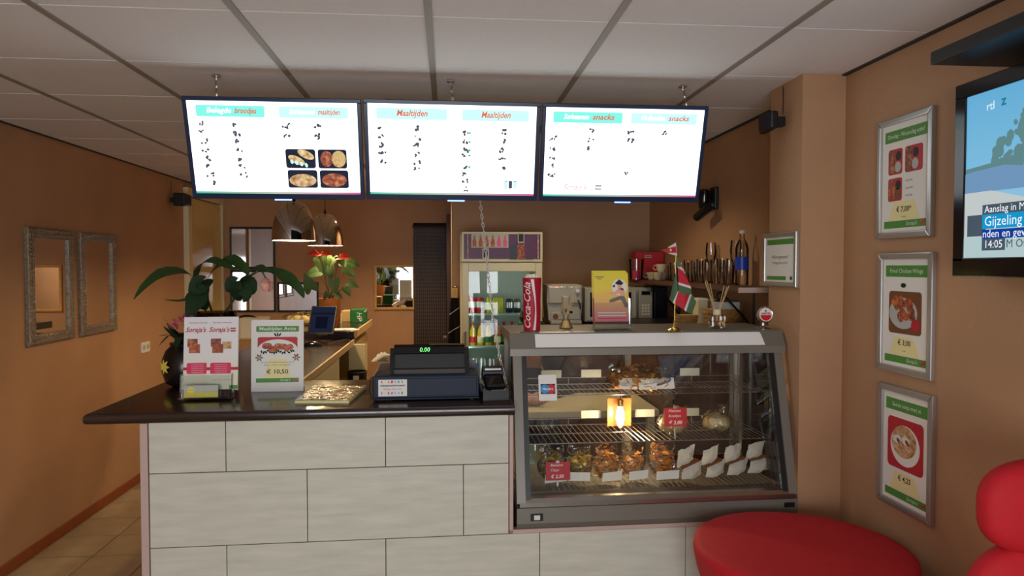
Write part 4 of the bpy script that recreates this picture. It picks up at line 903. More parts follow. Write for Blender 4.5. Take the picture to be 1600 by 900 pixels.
# beer tap badge
q = RP(1192, 513); o = thing('tap_badge', q, 'round chrome beer tap badge with a red and white emblem', 'tap badge')
B().lathe([(.030, 0), (.031, .006), (.026, .010), (.010, .014), (.010, .03)], (0, 0, 0), 20).build('foot', 'chrome', o, local=True, smooth=True)
TB = frame((0, -.012, .062), (1, 0, 0), (0, .1, 1))
d = B().lathe([(.034, 0), (.037, .003), (.037, .014), (.033, .018), (.030, .016)], (0, 0, 0), 28).build('rim', 'chrome', o, local=True, matrix=TB, smooth=True)
flat(d, 'emblem', ell(0, 0, .030, .030, 28), 'white', z=.0165); flat(d, 'emblem', [(x, y) for x, y in ell(0, -.002, .025, .025, 28) if y < .001], 'red', z=.0172); flat(d, 'emblem', ell(0, .016, .004, .005, 8), 'dark_green', z=.0172)
text(d, 'AMSTEL', 0, .004, .011, 'red_card', z=.0182, width=.046, bold=.0005)
# ------------------------------------------------------------------ food inside the display case
ZS = [s[0]+.0045 for s in SH]
def pouch(X, Y, Z, W, D, H, m, label, seed, card=True, group=None, n=64, size=.016, lie=0):
    o = thing('snack_bag', (X, Y, Z), label, 'snack bag', group, rz=random.Random(seed).uniform(-.25, .25)); rnd = random.Random(seed)
    b = B()
    def f(u, v):
        a = 2*PI*u; k = math.sin(PI*min(1, v*1.05+.08))**.6 if v < .75 else .62-.15*(v-.75)*4
        flatten = 1 if v < .6 else 1-(v-.6)*2.2
        return Vector((math.cos(a)*W/2*(k if v < .75 else .9)+rnd.uniform(-1, 1)*.003, math.sin(a)*D/2*k*max(.08, flatten)+rnd.uniform(-1, 1)*.003, H*v+(.012*math.sin(a*3+seed) if v > .8 else 0)))
    b.grid(f, 22, 10); b.build('film', 'film', o, local=True, smooth=True, angle=.5)
    b = B()
    for k in range(n):
        a = rnd.uniform(0, 2*PI); r = math.sqrt(rnd.random())*.42; z = rnd.uniform(.06, .70)*H
        T = Matrix.Translation((math.cos(a)*r*W, math.sin(a)*r*D, z)) @ Matrix.Rotation(rnd.uniform(0, 6), 4, 'Z') @ Matrix.Rotation(rnd.uniform(-1.4, 1.4), 4, 'X')
        b.prism(ell(0, 0, size*rnd.uniform(.8, 1.2), size*rnd.uniform(.45, .8), 8), -.001, .0015, T=T)
    tag(b.build('chips', m, o, local=True), None, kind='stuff')
    if card:
        B().prism(rrect(-W*.42, .006, W*.40, .045), 0, .0012, T=frame((0, -D/2-.006, 0), (1, .05, 0), (0, -.15, 1))).build('paper_label', 'paper', o, local=True)
    return o
G = 'bags of chips on the bottom shelf of the display case'
def cx(px, py, Y): return oy(px, py, Y).x
for i, (px, m, W, H, lab) in enumerate(((862, 'chips_green', .125, .150, 'bag of green-gold chips behind the red Bananen Chips card'), (906, 'chips_green', .115, .150, 'bag of green-gold chips standing right beside the red Bananen Chips card'),
        (948, 'chips', .115, .150, 'bag of golden chips, second from the red Bananen Chips card'), (990, 'chips', .115, .150, 'bag of dark golden chips, third from the red Bananen Chips card'), (1036, 'chips', .13, .160, 'bag of golden chips next to the white wrapped packets'))):
    pouch(cx(px, 755, 3.05), 3.06+.01*(i % 2), ZS[2], W, .10, H, m, lab, 20+i, group=G)
b0 = pouch(cx(1000, 612, 3.14), 3.15, ZS[0], .31, .13, .10, 'chips', 'long bag of plantain chips with white labels on the top shelf', 41, card=False, n=110, size=.024)
for k in range(3): B().prism(rrect(-.10+.085*k, .0, -.02+.085*k, .05), 0, .0012, T=frame((0, -.066+.012*abs(k-1), .004), (1, .08*(k-1), 0), (0, .35, 1))).build('paper_label', 'paper', b0, local=True)
def packet(px, py, Y, s, rot, label, seed):
    z = ZS[2]; X = cx(px, py, Y); o = thing('wrapped_packet', (X, Y, z), label, 'wrapped snack', 'white paper packets on the bottom shelf', rz=.2); rnd = random.Random(seed)
    R = Matrix.Rotation(rot, 4, 'Y')
    for k, (z0, z1) in enumerate(((.005, .062), (.072, .135))):
        b = B()
        def f(u, v):
            x = (u-.5)*.10*s*(1-.15*k)+ (v-.5)*.03; zz = z0+(z1-z0)*v; y = -.030*math.sin(PI*u)*math.sin(PI*min(1, .15+v*.8))
            return R @ Vector((x, y+rnd.uniform(-1, 1)*.003-.012*(1-k), zz*s+rnd.uniform(-1, 1)*.004))
        b.grid(f, 8, 6)
        r = bmesh.ops.solidify(b.bm, geom=b.bm.faces[:], thickness=.02)
        for v in b.bm.verts: v.co.z = max(.001, v.co.z)
        b.build('paper_wrap', 'paper', o, local=True, smooth=True, angle=.5)
    b = B().box(-.042*s, -.022, .061*s, .044*s, .012, .073*s, T=R, bevel=.004)
    for v in b.bm.verts: v.co.z = max(.001, v.co.z)
    b.build('paper_band', 'brown_tape', o, local=True)
for i, (px, s, r, lab) in enumerate(((1088, 1.02, -.33, 'white paper packet with a brown band next to the bags of chips'), (1124, .95, -.3, 'white paper packet, second along from the bags of chips'), (1158, .98, -.25, 'white paper packet, third along from the bags of chips'), (1190, 1.0, -.15, 'white paper packet nearest the pillar end of the case'))):
    packet(px-6, 745, 3.04+.02*i, s, r, lab, 60+i)
def dough_bag(px, py, Y, label, seed):
    X = cx(px, py, Y); o = thing('dough_bag', (X, Y, ZS[1]), label, 'food bag', 'pale food bags on the middle shelf'); rnd = random.Random(seed)
    for k in range(5):
        a = k*1.257+.3; B().sph((.03*math.cos(a), .02*math.sin(a), .042+.012*(k % 2)), .034, 12, 8, (1, .85, 1.0)).build('bun', 'dough', o, local=True, smooth=True)
    b = B().sph((0, 0, .050), 1, 18, 12, (.075, .06, .049))
    for v in b.bm.verts: v.co += Vector((rnd.uniform(-1, 1)*.005, rnd.uniform(-1, 1)*.005, 0)); v.co.z = max(.001, v.co.z+rnd.uniform(-1, 1)*.004)
    b.shell([(.03, .09), (.012, .105), (.03, .125), (.035, .13)], (.03, 0, 0), 9).build('film', 'film', o, local=True, smooth=True, angle=.5)
dough_bag(1052, 690, 3.08, 'clear bag of pale buns behind the red Maizena Koekjes card', 3); dough_bag(1120, 684, 3.09, 'clear bag of pale round buns beside the red Maizena Koekjes card', 4)
def price_card(px0, py0, px1, py1, Y, zb, lines, price, label):
    a = oy(px0, py1, Y); c = oy(px1, py0, Y); W, H = c.x-a.x, c.z-a.z
    o = thing('price_card', None, label, 'price card', 'red price cards in the display case', matrix=frame((a.x, Y, zb), FX, (0, .05, 1))); dz = a.z-zb
    B().prism(rrect(-.003, dz-.003, W+.003, dz+H+.004), -.0015, -.0005).build('clear_sleeve', 'acrylic', o, local=True)
    s = B().prism(rrect(0, dz, W, dz+H), 0, .0008).build('card', 'red_card', o, local=True)
    for j, t in enumerate(lines): text(s, t, W*.18, dz+H*(.83-.27*j), H*.21, 'white', z=.0012, align='LEFT', shear=.3)
    text(s, price, W*.20, dz+H*.20, H*.27, 'white', z=.0012, align='LEFT', shear=.2, bold=.0004)
    B().box(W*.42, dz+H-.004, -.004, W*.56, dz+H+.006, .002).box(W*.45, 0, -.004, W*.53, dz+H, -.002).build('clip', 'alu', o, local=True)
price_card(853, 722, 891, 751, 2.965, ZS[2], ('Bananen', 'Chips'), '€ 2,50', 'red price card reading Bananen Chips € 2,50'); price_card(1038, 637, 1074, 667, 2.985, ZS[1], ('Maizena', 'Koekjes'), '€ 3,00', 'red price card reading Maizena Koekjes € 3,00')

# ------------------------------------------------------------------ fridge
YFR = 5.18; a = oy(721, 362, YFR); c = oy(848, 362, YFR); FXL, FXR, FZ = a.x, c.x, a.z
zh = oy(780, 410, YFR).z
fr = thing('drinks_fridge', ((FXL+FXR)/2, 5.48, 0), 'tall cream drinks fridge with glass door and purple header', 'fridge')
B().box(FXL, 5.2, 0, FXL+.03, 5.78, zh).box(FXR-.03, 5.2, 0, FXR, 5.78, zh).box(FXL+.03, 5.75, 0, FXR-.03, 5.78, zh).box(FXL+.03, 5.2, .0, FXR-.03, 5.75, .22).box(FXL+.03, 5.2, zh-.06, FXR-.03, 5.75, zh).build('cabinet', 'fridge', fr)
hd = B().box(FXL, YFR, zh+.004, FXR, 5.78, FZ, bevel=.004).build('header', 'fridge', fr)
B().box(FXL+.018, YFR-.006, zh+.026, FXR-.018, YFR, FZ-.016).build('header_panel', 'purple', hd)
T = frame((FXL, YFR-.0065, zh), (1, 0, 0), (0, 0, 1)); W = FXR-FXL; H = FZ-zh
hp = B().prism(rrect(W*.12, H*.48, W*.575, H*.95), 0, .0005).build('print', 'grey_card', hd, matrix=T)
for k in range(6):
    x = W*(.158+.075*k); b = B(); b.prism([(x-.014, H*.51), (x+.014, H*.51), (x+.015, H*.67), (x+.007, H*.80), (x+.006, H*.88), (x-.006, H*.88), (x-.007, H*.80), (x-.015, H*.67)], .0006, .001); b.build('bottle_print', ('food_wing', 'petal_pink')[k > 3], hd, local=True, matrix=wm(hd).inverted() @ T)
hinv = wm(hd).inverted()
for x0, y0, x1, y1, m in ((.255, .11, .335, .45, 'grey_card'), (.69, .64, .77, .97, 'grey_card'), (.59, .10, .68, .58, 'navy'), (.685, .10, .775, .58, 'food_meat'), (.79, .10, .88, .58, 'purple')):
    B().prism(rrect(W*x0, H*y0, W*x1, H*y1), 0, .0008).build('print', m, hd, local=True, matrix=hinv @ T)
for x in (.07, .935): B().box(FXL+W*x, YFR-.008, zh+.03, FXL+W*x+.008, YFR-.006, FZ-.02).build('header_stripe', 'food_soup', hd)
for x0, y0, x1, y1 in ((.27, .15, .32, .41), (.70, .68, .76, .93)): B().prism(rrect(W*x0, H*y0, W*x1, H*y1), .0008, .0014).build('print', 'ink', hd, local=True, matrix=hinv @ T)
dW = .052; dz0, dz1 = .14, zh-.006
door = B().box(FXL+.004, YFR, dz0, FXL+dW, YFR+.02, dz1, bevel=.004).box(FXR-dW, YFR, dz0, FXR-.004, YFR+.02, dz1, bevel=.004).box(FXL+dW, YFR, dz1-.06, FXR-dW, YFR+.02, dz1, bevel=.004).box(FXL+dW, YFR, dz0, FXR-dW, YFR+.02, dz0+.06, bevel=.004).build('door', 'fridge', fr)
B().box(FXL+dW, YFR+.008, dz0+.06, FXR-dW, YFR+.012, dz1-.06).build('door_glass', 'pane', door)
B().cyl((FXL+.025, YFR-.03, 1.0), (FXL+.025, YFR-.03, 1.25), .008).cyl((FXL+.025, YFR-.03, 1.01), (FXL+.025, YFR, 1.01), .006).cyl((FXL+.025, YFR-.03, 1.24), (FXL+.025, YFR, 1.24), .006).build('handle', 'alu', door)
B().box(FXL+.031, 5.745, .23, FXR-.031, 5.749, zh-.062).build('back_lining', 'fridge_in', fr)
for x in (FXL+.040, FXR-.040): B().cyl((x, 5.235, .35), (x, 5.235, zh-.1), .008, n=10).build('light_tube', 'tube', fr)
fs = [oy(780, y, 5.26).z for y in (490, 541, 593)]
for z in fs: B().box(FXL+.031, 5.26, z-.012, FXR-.031, 5.74, z).build('glass_shelf', 'fridge_in', fr)
fs.append(.22)
def bottle(X, Y, Z, h, m, capm, label, group, lab='white', r=.0265):
    o = thing('juice_bottle', (X, Y, Z+.0005), label, 'bottle', group)
    B().lathe([(r*.9, 0), (r, .008), (r, h*.45), (r*.9, h*.52), (r, h*.62), (r*.55, h*.80), (r*.42, h*.86), (r*.42, h*.92)], (0, 0, 0), 14).build('body', m, o, local=True, smooth=True)
    B().cyl((0, 0, h*.90), (0, 0, h), r*.5, n=12).build('cap', capm, o, local=True)
    B().shell([(r+.0006, h*.12), (r+.0006, h*.40)], (0, 0, 0), 14).build('wrapper', lab, o, local=True, smooth=True)
def can(X, Y, Z, h, r, m, label, group, band=None):
    o = thing('drink_can', (X, Y, Z+.0005), label, 'can', group)
    B().lathe([(r*.8, 0), (r, .008), (r, h-.012), (r*.82, h-.002), (r*.78, h)], (0, 0, 0), 14).build('body', m, o, local=True, smooth=True)
    B().cyl((0, 0, h-.0005), (0, 0, h+.001), r*.74, n=12).build('lid', 'can_silver', o, local=True)
    if band: B().shell([(r+.0006, h*.35), (r+.0006, h*.75)], (0, 0, 0), 14).build('print', band, o, local=True, smooth=True)
FXp = lambda px, py: oy(px, py, 5.36).x
for i, px in enumerate((739, 751, 763.5, 777)):
    bottle(FXp(px, 520), 5.36, fs[1], .165, 'juice_yellow' if i < 3 else 'juice_orange', 'red', ('yellow juice bottle with red wrapper', 'yellow juice bottle with white wrapper', 'yellow juice bottle with green wrapper', 'amber juice bottle with cream wrapper')[i]+' on the fridge shelf', 'juice bottles in the fridge', ('red', 'pale_yellow', 'dark_green', 'pale_yellow')[i])
for i, px in enumerate((788, 800, 812)): bottle(FXp(px, 520), 5.38, fs[1], .175, 'cola', 'red' if i != 2 else 'green', 'dark orange soda bottle with a green wrapper in the fridge', 'soda bottles in the fridge', 'green')
for i, px in enumerate((738, 750)): can(FXp(px, 475), 5.36, fs[0], .115, .029, 'red_card', 'dark red can with white slanted stroke on the top fridge shelf', 'red cans on the top fridge shelf', 'flag_white')
for i, px in enumerate((764, 774, 782)): can(FXp(px, 475), 5.36, fs[0], .115, .024, 'can_yellow', 'yellow-green can on the top fridge shelf', 'yellow cans on the top fridge shelf')
for i, px in enumerate((796, 808)): can(FXp(px, 475), 5.36, fs[0], .105, .028, 'navy', 'dark blue can on the top fridge shelf', 'blue cans on the top fridge shelf', 'can_silver')
for i, px in enumerate((741, 754, 768, 781, 794)): can(FXp(px, 575), 5.36, fs[2], .150, .026, 'can_silver', 'blue and silver energy drink can on the lower fridge shelf' if i == 0 else 'silver can on the lower fridge shelf', 'silver cans on the lower fridge shelf', 'blue' if i == 0 else None)
for i, px in enumerate((742, 757, 772, 787, 802)): can(FXp(px, 610), 5.40, fs[3], .115, .032, ('red_card', 'can_silver')[i % 2], ('red', 'silver')[i % 2]+' can standing on the fridge floor', ('red', 'silver')[i % 2]+' cans on the fridge floor')
# striped apron on a hook beside the fridge
q = oy(711, 452, 5.77); o = thing('hanging_apron', (q.x, 5.76, q.z-.62), 'black apron with thin white lines hanging beside the fridge', 'apron')
B().cyl((q.x, 5.80, q.z+.02), (q.x, 5.75, q.z+.02), .006).build('hook', 'steel', o)
def fa(u, v):
    w_ = .035+.055*(1-v)**.6*1.0; return Vector((q.x+(u-.5)*2*w_*.62-.012*(1-v), 5.755-.022*math.sin(u*9+v)*(1.1-v)-.012, q.z-.60+.62*v))
b = B(); b.grid(fa, 14, 12); bmesh.ops.solidify(b.bm, geom=b.bm.faces[:], thickness=.003); b.build('cloth', 'cloth_black', o, smooth=True, angle=2)
for v0 in (.15, .40, .64): b = B(); b.grid(lambda u, v: fa(u, v0+.09*u+.010*v)+Vector((0, -.004, 0)), 14, 1); b.build('white_line', 'flag_white', o)
b = B(); b.grid(lambda u, v: fa(u*.9, .86+.13*v)+Vector((0, -.005, 0)), 8, 2); b.build('neck_band', 'straw', o)

# ------------------------------------------------------------------ back cabinets and what stands on them
ZB = 1.30
def cabinet(name, x0, y0, x1, y1, z, label, face, n):
    o = thing(name, ((x0+x1)/2, (y0+y1)/2, 0), label, 'cabinet'); B().box(x0, y0, .0, x1, y1, z-.03).build('body', 'cabinet', o); B().box(x0-.01, y0-.01, z-.03, x1, y1, z, bevel=.003).build('top', 'black', o)
    for k in range(n):
        if face == 'y': L = (x1-x0)/n; d = B().box(x0+L*k+.004, y0-.016, .08, x0+L*(k+1)-.004, y0, z-.04, bevel=.002).build('door', 'cabinet', o); B().cyl((x0+L*k+.03, y0-.03, .9), (x0+L*k+.03, y0-.016, .9), .01).build('knob', 'steel', d)
        else: L = (y1-y0)/n; d = B().box(x0-.016, y0+L*k+.004, .08, x0, y0+L*(k+1)-.004, z-.04, bevel=.002).build('door', 'cabinet', o); B().cyl((x0-.03, y0+L*k+.03, .9), (x0-.016, y0+L*k+.03, .9), .01).build('knob', 'steel', d)
cabinet('back_cabinet', FXR+.02, 5.12, XR-.005, YP-.003, ZB, 'dark brown back cabinet under the microwave and coffee machine', 'y', 3)
cabinet('side_cabinet', 1.18, 3.62, XR-.003, 5.09, 1.345, 'dark brown cabinet along the right wall behind the display case', 'x', 3)
# microwave
YM = 5.16; a = oy(914, 506, YM); c = oy(1020, 449, YM); o = thing('microwave', ((a.x+c.x)/2, YM+.18, ZB), 'silver microwave oven behind the flyer holder', 'microwave')
mx0, mx1, mz1 = a.x, c.x, c.z
for x in (mx0+.03, mx1-.03): B().cyl((x, YM+.05, ZB+.0005), (x, YM+.05, ZB+.014), .014).cyl((x, YM+.3, ZB+.0005), (x, YM+.3, ZB+.014), .014).build('foot', 'black', o)
B().box(mx0, YM, ZB+.012, mx1, YM+.36, mz1, bevel=.006).build('body', 'silver_box', o)
d = B().box(mx0+.008, YM-.014, ZB+.022, mx1-.112, YM, mz1-.008, bevel=.004).build('door', 'silver_box', o); B().box(mx0+.035, YM-.016, ZB+.05, mx1-.165, YM-.013, mz1-.035).build('window', 'black_gloss', d)
B().box(mx1-.148, YM-.034, ZB+.04, mx1-.128, YM-.013, mz1-.025, bevel=.006).build('handle', 'silver_box', d)
p = B().box(mx1-.105, YM-.010, ZB+.022, mx1-.006, YM, mz1-.008, bevel=.003).build('control_panel', 'silver_box', o); B().box(mx1-.088, YM-.012, mz1-.055, mx1-.024, YM-.009, mz1-.028).build('clock_display', 'black_gloss', p)
for r in range(4):
    for k in range(3): B().box(mx1-.086+.022*k, YM-.0115, ZB+.06+.022*r, mx1-.070+.022*k, YM-.0095, ZB+.074+.022*r).build('button', 'white_plastic', p)
# dark box on the microwave's right, under the glass shelf
tag(B().box(oy(1022, 450, 5.3).x, 5.3, ZB+.0005, oy(1062, 450, 5.3).x, 5.6, oy(1040, 448, 5.3).z, bevel=.01).box(oy(1022, 450, 5.3).x+.02, 5.29, ZB+.05, oy(1062, 450, 5.3).x-.02, 5.302, ZB+.06).build('dark_appliance', 'navy'), 'dark blue boxy appliance beside the microwave', 'appliance')
# straws on the microwave
q = oy(935, 430, 5.26); o = thing('straw_bundle', (q.x, 5.28, mz1), 'bundle of clear plastic straws standing on the microwave', 'straws'); rnd = random.Random(12)
B().lathe([(.05, 0.0005), (.055, .075), (.05, .075), (.046, .01)], (q.x, 5.28, mz1), 16).build('tub', 'wicker', o, smooth=True)
for k in range(22): aa = rnd.uniform(0, 6.28); r = rnd.uniform(0, .035); B().cyl((q.x+r*.6*math.cos(aa), 5.28+r*.6*math.sin(aa), mz1+.012), (q.x+r*1.7*math.cos(aa)+.02, 5.28+r*1.5*math.sin(aa), mz1+.115+rnd.uniform(-.01, .01)), .0035, n=5).build('straw', 'glassware', o)
# coffee machine
YK = 5.14; a = oy(855, 508, YK); c = oy(910, 444, YK); ww = c.x-a.x; hh = c.z-ZB; xm = (a.x+c.x)/2
o = thing('coffee_machine', (xm, YK+.12, ZB), 'beige espresso machine with round badge beside the microwave', 'coffee machine')
T0 = Matrix.Translation((xm, YK, ZB))
def cmb(name, m, *bx, bevel=.004, parent=None): return B().box(*bx, T=T0, bevel=bevel).build(name, m, parent or o)
cmb('drip_tray', 'silver_box', -ww/2+.02, -.04, .0005, ww/2-.01, .10, .028, bevel=.006)
b = B(); b.prism([(-ww/2+.012, .028), (ww/2-.012, .028), (ww/2, hh*.6), (ww/2-.004, hh-.008), (ww/2-.03, hh), (-ww/2+.03, hh), (-ww/2+.004, hh-.008), (-ww/2, hh*.6)], 0, .24, T=T0 @ Matrix.Rotation(PI/2, 4, 'X') @ Matrix.Translation((0, 0, -.24))); b.build('body', 'silver_box', o)
cmb('upper_hood', 'silver_box', -ww/2+.004, -.022, hh*.50, ww/2-.004, .01, hh-.012, bevel=.012); gh = cmb('group_head', 'silver_box', -.028, -.055, hh*.36, .03, -.015, hh*.72, bevel=.012)
cmb('lower_panel', 'silver_box', -ww/2+.025, -.008, .035, ww/2-.02, .004, hh*.30, bevel=.004)
B().tube([T0 @ Vector((.0, -.05, hh*.34)), T0 @ Vector((.02, -.09, hh*.33)), T0 @ Vector((.03, -.12, hh*.32))], .009, 8).build('portafilter_handle', 'black', o)
B().lathe([(.019, 0), (.020, .003), (.016, .005)], (0, 0, 0), 18, T=T0 @ Matrix.Translation((-ww*.27, -.008, hh*.19)) @ Matrix.Rotation(PI/2, 4, 'X')).build('badge', 'brown_tape', o)
for k in range(4): B().cyl(T0 @ Vector((-.06+.035*k, -.021, hh*.93)), T0 @ Vector((-.06+.035*k, -.028, hh*.93)), .006, n=10).build('button', 'led_red' if k == 0 else 'chrome', o)
B().cyl(T0 @ Vector((ww*.33, -.02, hh*.84)), T0 @ Vector((ww*.33, -.05, hh*.84)), .014, n=14).build('steam_knob', 'chrome', o); B().tube([T0 @ Vector((ww*.36, -.02, hh*.60)), T0 @ Vector((ww*.40, -.05, hh*.5)), T0 @ Vector((ww*.41, -.055, hh*.38))], .005, 6).build('steam_wand', 'black', o)
# baskets and boxes on the side cabinet
ZSd = 1.345
def basket(px0, px1, ptop, Y, label, extra=None):
    a = oy(px0, ptop, Y); c = oy(px1, ptop, Y); W = c.x-a.x; h = a.z-ZSd; X = (a.x+c.x)/2
    o = thing('wicker_basket', (X, Y, ZSd), label, 'basket', 'wicker baskets behind the display case')
    for k in range(6): z = .0005+(h-.006)*k/6; f = .82+.18*k/5; B().lathe([(W/2*f, z), (W/2*f+.004, z+h/12), (W/2*f, z+h/6), (W/2*f-.01, z+h/6), (W/2*f-.01, z)], (0, 0, 0), 26, sy=.62).build('woven_band', 'wicker', o, local=True, smooth=True)
    B().lathe([(W/2-.004, h-.006), (W/2+.004, h), (W/2-.012, h)], (0, 0, 0), 26, sy=.62).build('rim', 'straw', o, local=True)
    return o, X, h, W
basket(1056, 1090, 492, 3.86, 'shallow wicker basket behind the table flag'); bk, X, h, W = basket(1100, 1160, 483, 3.86, 'wicker basket of napkins behind the square reed diffuser')
o = thing('napkin_pack', (X+.03, 3.86, ZSd), 'clear packed white napkins in the wicker basket', 'napkins')
B().box(X-.06, 3.825, ZSd+.012, X+.085, 3.895, ZSd+h+.042, bevel=.006).build('napkins', 'paper', o); B().box(X-.062, 3.822, ZSd+.011, X+.087, 3.898, ZSd+h+.046, bevel=.008).build('film', 'film', o)
for i, (p0, p1, t, Y, lab) in enumerate(((1091, 1106, 466, 3.96, 'tall cream carton standing nearest the table flag'), (1105, 1118, 467, 4.08, 'tall cream carton half behind the wicker napkin basket'))):
    a = oy(p0, t, Y); c = oy(p1, t, Y); o = thing('cream_carton', ((a.x+c.x)/2, Y+.05, ZSd), lab, 'box', 'cream cartons behind the display case')
    B().box(a.x, Y, ZSd+.0005, c.x, Y+.09, a.z-.012, bevel=.002).build('carton', 'cream', o); B().prism([(a.x, Y), (c.x, Y), (c.x, Y+.09), (a.x, Y+.09)], a.z-.012, a.z).build('lid', 'paper', o)
a = oy(1030, 492, 4.1); c = oy(1056, 495, 4.0); tag(B().tube([(1.19, 4.1, ZSd+.02), (1.24, 4.06, ZSd+.024), (1.30, 4.02, ZSd+.03)], [.012, .013, .010], 8).tube([(1.30, 4.02, ZSd+.03), (1.40, 3.97, ZSd+.022)], .018, 8).build('white_handle', 'white_plastic', smooth=True), 'white utensil handle lying behind the table flag', 'utensil')

# wall shelf with glasses
ZW = 1.615; SX = 1.42
o = thing('bracket_shelf', (SX+.1, 4.5, ZW-.02), 'dark wall shelf on scrolled iron brackets, crowded with glasses', 'shelf')
B().box(SX, 3.40, ZW-.02, XR-.001, 5.5, ZW).build('board', 'cabinet', o); B().box(SX, 3.385, ZW-.026, XR-.001, 3.40, ZW+.0).build('end_trim', 'trim', o)
for y in (3.75, 4.40, 5.0):
    pts = [(XR-.004, y, ZW-.24), (XR-.06, y, ZW-.17), (SX+.05, y, ZW-.035)]; sp = [(SX+.05+.028*(1-t/14)*math.cos(t*.55+1.5)-.0, y, ZW-.062+.028*(1-t/14)*math.sin(t*.55+1.5)) for t in range(12)]
    B().tube(pts, .006, 6).tube(sp, .005, 6).tube([(XR-.006, y, ZW-.02), (XR-.006, y, ZW-.25)], .006, 6).build('bracket', 'black', o, smooth=True)
def tumbler(px, Y, h, r, label, group, foot=False):
    X = min(XR-.045, oy(px, 430, Y).x); o = thing('drinking_glass', (X, Y, ZW+.0005), label, 'glass', group)
    prof = [(r*.72, .001), (r*.78, .006), (r, h), (r-.002, h), (r*.72, .010), (.001, .010)] if not foot else [(r*.8, .001), (r*.7, .006), (.006, .012), (.005, h*.4), (r*.8, h*.55), (r, h*.75), (r*.85, h), (r*.83, h), (r*.95, h*.75), (.004, h*.42)]
    B().shell(prof, (0, 0, 0), 14).build('bowl', 'glassware', o, local=True, smooth=True)
    return o
gl_ = 'drinking glasses on the wall shelf'
for i, (px, Y, h, r) in enumerate(((1064, 5.0, .13, .034), (1073, 4.85, .13, .034), (1080, 4.7, .145, .033), (1089, 4.55, .14, .033), (1098, 4.45, .15, .033), (1107, 4.35, .14, .034), (1120, 4.2, .145, .036), (1130, 4.1, .15, .037), (1141, 4.0, .14, .036), (1054, 5.06, .11, .032), (1112, 4.62, .13, .034))):
    tumbler(px, Y, h, r, 'clear tumbler in the row of glasses on the wall shelf', gl_)
for px, Y, lab in ((1128, 4.285, 'tall stemmed glass rising among the tumblers on the wall shelf'), (1150, 3.90, 'tall stemmed glass right beside the blue-labelled water bottle')): tumbler(px, Y, .25, .034, lab, 'stemmed glasses on the wall shelf', True)
X = oy(1159, 430, 3.78).x; o = thing('water_bottle', (X, 3.78, ZW+.0005), 'clear glass water bottle with a blue label on the wall shelf', 'bottle')
B().shell([(.001, .001), (.034, .002), (.036, .01), (.036, .20), (.030, .225), (.014, .255), (.013, .285)], (0, 0, 0), 18).build('body', 'glassware', o, local=True, smooth=True)
B().shell([(.0366, .085), (.0366, .155)], (0, 0, 0), 18).build('label_band', 'blue', o, local=True, smooth=True); B().cyl((0, 0, .283), (0, 0, .300), .015, n=12).build('cap', 'white_plastic', o, local=True)
cupn = [0]
for px, Y, k in ((1018, 5.3, 0), (1028, 5.2, 0), (1033, 5.12, 1), (1041, 5.24, 0)):
    X = min(oy(px, 430, Y).x, XR-.06); o = thing('coffee_cup', (X, Y, ZW+.0005+(.060 if k else 0)), 'cream coffee cup in the pile beside the red box' if not k else 'cream coffee cup stacked on top of the others', 'cup', 'cream coffee cups on the wall shelf')
    B().shell([(.001, .001), (.022, .002), (.030, .015), (.040, .060), (.038, .060), (.026, .016)], (0, 0, 0), 16).build('bowl', 'porcelain', o, local=True, smooth=True)
    B().tube([(-.036, 0, .048), (-.056, 0, .050), (-.060, 0, .032), (-.048, 0, .018), (-.032, 0, .020)], .0045, 6).build('handle', 'porcelain', o, local=True, smooth=True)
o = thing('red_box', (1.55, 5.42, ZW), 'red cardboard box at the back end of the wall shelf', 'box'); a = oy(1000, 385, 5.45)
B().box(1.43, 5.36, ZW+.0005, 1.65, 5.49, ZW+.215, bevel=.003).build('carton', 'red_card', o); rect(B().prism([(0, 0), (.05, 0), (.05, .02), (0, .02)], 0, .0005).build('print', 'grey_card', o, matrix=frame((1.50, 5.3595, ZW+.17), (1, 0, 0), (0, 0, 1))), 'print', .005, .005, .045, .015, 'ink_grey')
X = oy(989, 420, 5.30).x; o = thing('plastic_jug', (X, 5.28, ZW), 'clear jug with a pink lower half at the end of the wall shelf', 'jug')
B().shell([(.001, .001), (.05, .002), (.058, .16), (.056, .16), (.048, .01)], (X+.02, 5.28, ZW), 18).build('jug', 'glassware', o, smooth=True); B().lathe([(.044, .006), (.047, .075), (.0, .075)], (X+.02, 5.28, ZW), 16).build('contents', 'pink', o, smooth=True)

# ------------------------------------------------------------------ right wall and pillar
RW_ = lambda y, z, X=XR: frame((X, y, z), (0, -1, 0), (0, 0, 1))
def poster(tl, bl, tr, br, label, content):
    a = ox(*bl, XR-.01); c = ox(*tl, XR-.01); e = ox(*tr, XR-.01); g = ox(*br, XR-.01)
    y0 = (a.y+c.y)/2; y1 = (e.y+g.y)/2; z0 = (a.z+g.z)/2; z1 = (c.z+e.z)/2; W, H = y0-y1, z1-z0
    o, s = wall_frame('poster_frame', RW_(y0, z0), W, H, .024, .018, 'alu', label, 'poster', 'snap frame posters on the right wall', pane='paper')
    z = .018*.45
    rect(s, 'print', W*.13, H*.80, W*.90, H*.895, 'green', z=z+.0004, r=.003); rect(s, 'print', W*.13, H*.085, W*.90, H*.145, 'green', z=z+.0004)
    text(s, "Soraja's", W*.64, H*.116, H*.045, 'white', z=z+.0012, shear=.3); flat(s, 'print', [(W*.80, H*.092), (W*.88, H*.12), (W*.88, H*.14), (W*.80, H*.112)], 'red', z=z+.001)
    flat(s, 'print', [(W*.22, H*.15), (W*.78, H*.15), (W*.68, H*.30), (W*.32, H*.30)], 'pale_yellow', z=z+.0003)
    content(s, W, H, z)
